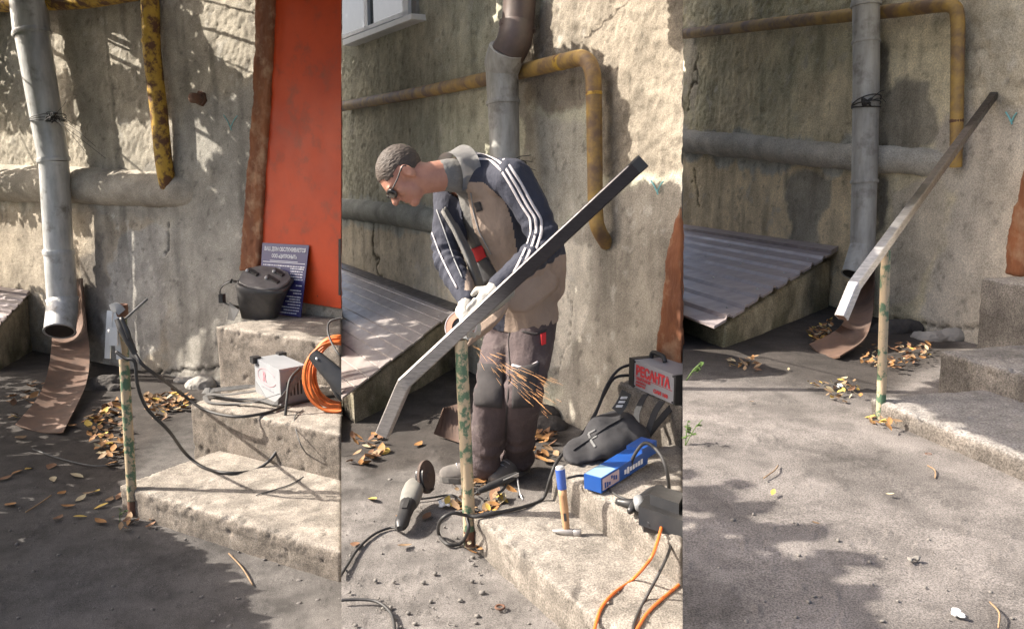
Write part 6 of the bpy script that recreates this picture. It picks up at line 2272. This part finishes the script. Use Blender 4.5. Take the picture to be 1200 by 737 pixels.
def stone(bm, c, r, rr):
    q = V((rr.uniform(.7, 1.3), rr.uniform(.7, 1.2), rr.uniform(.4, .8))) * r
    vs = bmesh.ops.create_icosphere(bm, subdivisions=1, radius=1)['verts']
    for v in vs:
        k = rr.uniform(.8, 1.15)
        v.co = V((v.co.x * q.x * k, v.co.y * q.y * k, v.co.z * q.z * k)) + c


def grit(b, n, xr, yr, rmin, rmax, label):
    bm = bmesh.new()
    for _ in range(n):
        x, y = rnd.uniform(*xr), rnd.uniform(*yr)
        stone(bm, G(b, x, y, -.001), rmin + (rmax - rmin) * rnd.random() ** 8, rnd)
    tag(obj('grit', bm, {1: M_STONED, 2: M_STONE, 3: M_STONE}[b], None, True), label, 'grit', kind='stuff')


grit(1, 420, (-20, 399), (560, 760), .003, .016, 'small grit scattered over the dark asphalt')
grit(2, 420, (402, 700), (560, 760), .003, .012, 'small grit scattered over the ground by the low step')
grit(3, 500, (802, 1220), (440, 760), .0015, .007, 'small grit scattered over the bare ground')
for b, x, y, r_, lab in ((3, 1122, 718, .013, 'crumpled white scrap at the bottom of the bare ground'), (3, 1070, 655, .014, 'small pale stone on the bare ground below the low step'),
                         (3, 1088, 532, .009, 'dark bottle cap sized ring on bare ground by the step'), (2, 586, 711, .016, 'dark metal ring on the ground beside the low step'),
                         (3, 985, 452, .018, 'white shred of plaster at the edge of the shade'), (2, 520, 590, .03, 'white crumpled rag on the ground by the workman\'s shoe')):
    c = G(b, x, y, r_ * .5)
    bm = bmesh.new()
    if 'ring' in lab:
        tube(bm, [c + V((math.cos(a), math.sin(a), 0)) * r_ for a in np.linspace(0, 6.283, 18)], r_ * .28, 6)
        tag(obj('metal_ring', bm, M_RUST, None, True, origin=c), lab, 'ring')
    else:
        for k in range(4):
            stone(bm, c + V((rnd.uniform(-1, 1), rnd.uniform(-1, 1), 0)) * r_ * .7, r_ * rnd.uniform(.4, .8), rnd)
        me = remesh(bm, r_ * .14, 1)
        P = verts_np(me); nn = normals_np(me)
        set_verts(me, P + nn * ((fbm(P, 1.3 / r_, 3, 4) - .5) * r_ * .7)[:, None])
        tag(link('stone' if 'stone' in lab else 'scrap', me, M_WHITE if 'white' in lab else M_STONE, None, True, origin=c), lab, 'stone' if 'stone' in lab else 'scrap')

# broken mortar and rubble where the walls meet the ground
for b, blobs, m, lab in ((1, [(235, 452, .16, .09), (250, 440, .15, .10), (215, 446, .10, .05), (262, 446, .16, .12)], M_CEMENT, 'cracked mortar fillet between the wall and the steps'),
                         (1, [(120, 452, .20, .09), (98, 446, .12, .06), (140, 455, .1, .05)], M_DKSOIL, 'dark lump of earth against the wall behind the splash sheet'),
                         (2, [(630, 490, .16, .10), (645, 500, .12, .07), (655, 478, .10, .10)], M_DKSOIL, 'dark rubble in the corner between the wall and the steps'),
                         (3, [(1092, 397, .09, .05), (1115, 396, .08, .05), (1076, 394, .06, .035)], M_CEMENT, 'grey mortar lumps at the wall foot beside the bare steps'),
                         (3, [(1040, 388, .11, .05), (1062, 386, .09, .05)], M_DKSOIL, 'dark earth lump at the wall foot under the handrail')):
    bm = bmesh.new()
    for x, y, r_, h_ in blobs:
        ellipsoid(bm, G(b, x, y, 0), V((r_, 0, 0)), V((0, r_ * .8, 0)), V((0, 0, h_)), 14, 10)
    me = remesh(bm, .014, 2)
    P = verts_np(me); nn = normals_np(me)
    set_verts(me, P + nn * ((fbm(P, 8, 4, 4) - .5) * .07 + (fbm(P, 30, 3, 5) - .5) * .02)[:, None])
    tag(link('rubble', me, m, None, True, origin=G(b, *blobs[0][:2])), lab, 'rubble')

# green sprigs and weeds
for b, pts, hgt, nl, lab in ((3, (804, 446), .07, 11, 'green weed sprig at the left edge of the bare ground near the box'), (3, (803, 522), .08, 9, 'green leafy twig poking in at the left edge of the bare ground'),
                             (1, (140, 612), .06, 8, 'tiny weed at the foot of the peeling post by the sunlit steps')):
    c = G(b, *pts)
    t = thing('weed', c, lab, 'weed')
    for k in range(3):
        tipp = c + V((rnd.uniform(.0, .10) * hgt * 10, rnd.uniform(-.03, .03), hgt * rnd.uniform(.6, 1.2)))
        bm = bmesh.new(); tube(bm, smooth_path([c, c.lerp(tipp, .5) + V((0, 0, .01)), tipp], 4), .0015, 5); obj('stem', bm, M_GREEN, t, True)
        bm = bmesh.new()
        for j in range(nl // 2):
            leaf_verts(bm, c.lerp(tipp, rnd.uniform(.4, 1.05)) + V((rnd.uniform(-.008, .012), 0, 0)), hgt * .38, 0, rnd, .5, .5)
        me = bpy.data.meshes.new('leaves'); bm.to_mesh(me); bm.free(); link('leaves', me, M_GREEN, t, True)
# dry twigs and pine needles
for b, x0, y0, x1, y1, lab in ((1, 268, 648, 296, 685, 'straw-coloured stalk on the asphalt below the low sunlit step'), (1, 30, 600, 60, 580, 'thin dry twig among the leaves on the dark asphalt'),
                               (3, 895, 560, 912, 545, 'dry stalk on the bare ground left of the finished post'), (3, 1160, 705, 1170, 735, 'dry stalk at the bottom right of the bare ground'),
                               (3, 1087, 545, 1096, 560, 'short dry stalk on the bare ground beside the low step')):
    a, c = G(b, x0, y0, .008), G(b, x1, y1, .008)
    bm = bmesh.new(); tube(bm, smooth_path([a, a.lerp(c, .5) + V((.01, 0, .004)), c], 5), {1: .004, 3: .002}[b], 5)
    tag(obj('twig', bm, M_LEAF[1], None, True, origin=a), lab, 'twig')
# ---------------------------------------------------------------- added trees out of view: leaves placed along the sunbeams to cast the wanted shade
M_BARK = mat('bark', (0.10, 0.075, 0.055), (0.06, 0.045, 0.035), 12, 0.95, bumps=((30, .8, .02),))
M_CROWN = mat('tree_leaf', (0.055, 0.10, 0.025), (0.085, 0.13, 0.03), 8, 0.6)
trnd = random.Random(5)


def exit_t(P):
    """distance along the sunbeam at which it has left the view"""
    t, last = 0.3, 0.3
    while t < 9:
        q = P + SUN_DIR * t
        r = q - CAM
        f = r.dot(FW)
        inside = False
        if f > 0.05:
            u, v = px(q)
            inside = -45 < u < 1245 and -45 < v < 800
        if inside:
            last = t
        t += 0.1
    return last + 0.15


def leafset(pts, size, extra, seed, nrm=None, spread=0.5):
    """one leaf per target point, moved up the sunbeam until it is out of sight"""
    r = random.Random(seed)
    bm = bmesh.new()
    cs = []
    for P in pts:
        t = exit_t(P) + extra + r.random() * spread
        c = P + SUN_DIR * t
        cs.append(c)
        ln = size * r.uniform(.7, 1.3)
        n = nrm + V((r.gauss(0, .10), r.gauss(0, .10), r.gauss(0, .10))) if nrm else SUN_DIR + V((r.gauss(0, .4), r.gauss(0, .4), r.gauss(0, .4)))
        n.normalize()
        a = n.orthogonal().normalized(); ang = r.uniform(0, 6.28)
        d = a * math.cos(ang) + n.cross(a) * math.sin(ang); s = d.cross(n)
        q = [c - d * ln * .5, c - d * ln * .1 + s * ln * .34, c + d * ln * .25 + s * ln * .24, c + d * ln * .5, c + d * ln * .25 - s * ln * .24, c - d * ln * .1 - s * ln * .34]
        bm.faces.new([bm.verts.new(p) for p in q])
    return bm, cs


def through_wall(P, walls):
    """is this point already shaded by one of the walls?"""
    for b in walls:
        n = WN[b]
        t = (WB[b] - P).dot(n) / SUN_DIR.dot(n)
        if t > 0.05:
            q = P + SUN_DIR * t
            s = soz(b, q)[0]
            if q.z < WTOP[b] - .12 and s_lim(b, 0, 0, q.z) + .06 < s < s_lim(b, 1, 0, q.z) - .06:
                return True
    return False


def tree(foot, groups, label, girth=0.16, nl=14):
    """foot on the ground; groups: (points, leaf size, extra distance, seed, leaf normal)"""
    t = thing('added_shade_tree', foot, label, 'tree')
    limbs = bmesh.new()
    allc = []
    for pts, size, extra, seed, nrm in groups:
        bm, cs = leafset(pts, size, extra, seed, nrm)
        me = bpy.data.meshes.new('crown'); bm.to_mesh(me); bm.free()
        link('crown', me, M_CROWN, t, False)
        allc += trnd.sample(cs, min(nl, len(cs)))
    cen = sum(allc, V()) / len(allc)
    top = V((foot.x + (cen.x - foot.x) * .25, foot.y + (cen.y - foot.y) * .25, max(cen.z, foot.z + 2.2)))
    bm = bmesh.new()
    ps = smooth_path([foot - V((0, 0, .1)), foot.lerp(top, .5) + V((.05, -.04, 0)), top], 6)
    tube(bm, ps, [girth * 1.3, girth, girth * .6], 12)
    obj('trunk', bm, M_BARK, t, True)
    for c in allc:
        bm = bmesh.new()
        tube(bm, smooth_path([top, top.lerp(c, .5) + V((0, 0, .15)), c], 4), [girth * .16, .01, .003], 6)
        obj('limb', bm, M_BARK, t, True)
    return t


def scatter(fn, bbox, lit, n, seed, shade=None, margin=0):
    """random target points in an image box on a surface, leaving the sunlit patches free"""
    r = random.Random(seed)
    out = []
    k = 0
    while len(out) < n and k < n * 30:
        k += 1
        x, y = r.uniform(bbox[0], bbox[2]), r.uniform(bbox[1], bbox[3])
        if shade and not any(in_poly(x, y, p) for p in shade):
            continue
        if any(in_poly(x, y, p) for p in lit) or (margin and any(in_poly(x + margin * a, y + margin * c, p) for p in lit for a, c in ((1, 0), (-1, 0), (0, 1), (0, -1)))):
            continue
        out.append(fn(x, y))
    return out


lit1 = [[(52, -4), (104, -6), (172, 84), (124, 74), (86, 76), (60, 92)], [(226, -60), (306, -60), (306, 94), (272, 80), (248, 70), (230, 34)],
        [(74, 142), (200, 133), (224, 130), (258, 172), (214, 196), (150, 210), (74, 222)], [(-60, 150), (40, 152), (40, 212), (-60, 210)],
        [(-60, 252), (50, 262), (55, 335), (-60, 335)], [(85, 270), (120, 272), (118, 310), (100, 330), (86, 330)],
        [(182, 445), (210, 398), (240, 370), (284, 352), (284, 445)]]
pipe_axis = [W(1, x, y, o1) for x, y in ((26, -70), (37.5, 40), (63, 188), (69, 296), (73, 352), (70, 388))]


def clear_of_pipe(P):
    """the downpipe itself already shades this point"""
    for i in range(len(pipe_axis) - 1):
        a, c = pipe_axis[i], pipe_axis[i + 1]
        e = (c - a)
        nrm_ = e.cross(SUN_DIR)
        if abs((P - a).dot(nrm_.normalized())) < 0.16:
            # closest point along the pipe
            m = SUN_DIR - e * (SUN_DIR.dot(e) / e.length_squared)
            s = -((P - a) - e * ((P - a).dot(e) / e.length_squared)).dot(m) / m.length_squared
            q = (P + SUN_DIR * s - a).dot(e) / e.length_squared
            if s > 0 and -0.05 <= q <= 1.05:
                return False
    return True


wall1_pts = scatter(lambda x, y: W(1, x, y, .02), (-70, -60, 410, 450), lit1, 11000, 3)
wall1_pts += scatter(lambda x, y: W(1, x, y, .02), (120, 225, 300, 400), lit1, 3500, 4)
wall1_pts += scatter(lambda x, y: W(1, x, y, .04), (296, -60, 412, 362), lit1, 3000, 5)
wall1_pts = [P for P in wall1_pts if clear_of_pipe(P)]
tree(V((-10.5, 8.6, GZ[1])), [(wall1_pts, .115, 0.0, 31, WN[1])], 'added unseen tree beyond the left edge that shades the rough plaster wall')
g1 = scatter(lambda x, y: G(1, x, y), (-60, 430, 300, 760), [], 1700, 8, [[(-60, 430), (110, 430), (134, 560), (138, 600), (230, 650), (280, 690), (300, 760), (-60, 760)]])
tree(V((-7.6, 5.2, GZ[1])), [(g1, .16, 0.4, 17, None)], 'added unseen tree beyond the left edge that shades the dark asphalt')
lit2 = [[(622, -80), (820, -80), (820, 232), (728, 216), (724, 110), (694, 60), (622, 66)], [(380, 318), (424, 322), (540, 366), (470, 520), (380, 520)]]
w2 = scatter(lambda x, y: W(2, x, y, .02), (390, -60, 805, 560), lit2, 4200, 9)
w2 += scatter(lambda x, y: W(2, x, y, .02), (390, -60, 560, 330), lit2, 5500, 10)
lit3 = [[(928, 22), (985, 18), (985, 76), (928, 80)]]
w3 = scatter(lambda x, y: W(3, x, y, .02), (800, -60, 1230, 345), lit3, 4600, 12)
w3 += scatter(lambda x, y: W(3, x, y, .02), (795, -60, 930, 300), lit3, 2500, 15)
w3 += scatter(lambda x, y: ST(3, 1, x, y), (1090, 378, 1240, 416), [], 420, 67)
w3 += scatter(lambda x, y: ST(3, 0, x, y), (1040, 420, 1230, 540), [], 420, 66, [[(1046, 452), (1099, 424), (1230, 470), (1230, 532)]])
w3 += scatter(lambda x, y: ST(3, 2, x, y), (1140, 318, 1230, 350), [], 160, 61)
w3 += scatter(lambda x, y: ST(3, 1, x, y), (1099, 384, 1230, 440), [], 260, 62)
w2 = [P for P in w2 if not through_wall(P, (1,))]
w3 = [P for P in w3 if not through_wall(P, (1, 2))]
tree(V((-9.0, 12.5, GZ[1])), [(w2, .18, 0.0, 13, WN[2]), (w3, .17, 0.0, 14, WN[3])], 'added unseen tree beyond the left edge that shades the upper walls', .2)

# added unseen branch, placed so its leaf shadows fall on the bare ground at right
r = random.Random(44)
stem = smooth_path([G(3, x, y) for x, y in ((800, 568), (850, 606), (900, 640), (945, 675), (985, 700))], 6)
tg = []
for k in range(26):
    s = r.choice(stem)
    tg.append(s + V((r.gauss(0, .06), r.gauss(0, .07), 0)))
tg += scatter(lambda x, y: G(3, x, y), (800, 570, 1000, 740), [], 48, 45, [[(796, 575), (830, 598), (838, 640), (800, 640)], [(796, 655), (905, 640), (925, 690), (915, 745), (796, 745)], [(930, 690), (985, 700), (980, 745), (935, 745)]])
tree(V((-5.2, -0.8, GZ[1])), [(tg, .13, 0.0, 51, None)], 'added unseen tree left of the camera with a shading branch over the bare ground', .12, 5)

bt = [o for o in COL.objects if o.name.startswith('added_shade_tree')][-1]
bm = bmesh.new()
tube(bm, [P + SUN_DIR * (exit_t(P) + .2) for P in stem], [.016, .006], 6)
obj('limb', bm, M_BARK, bt, True)
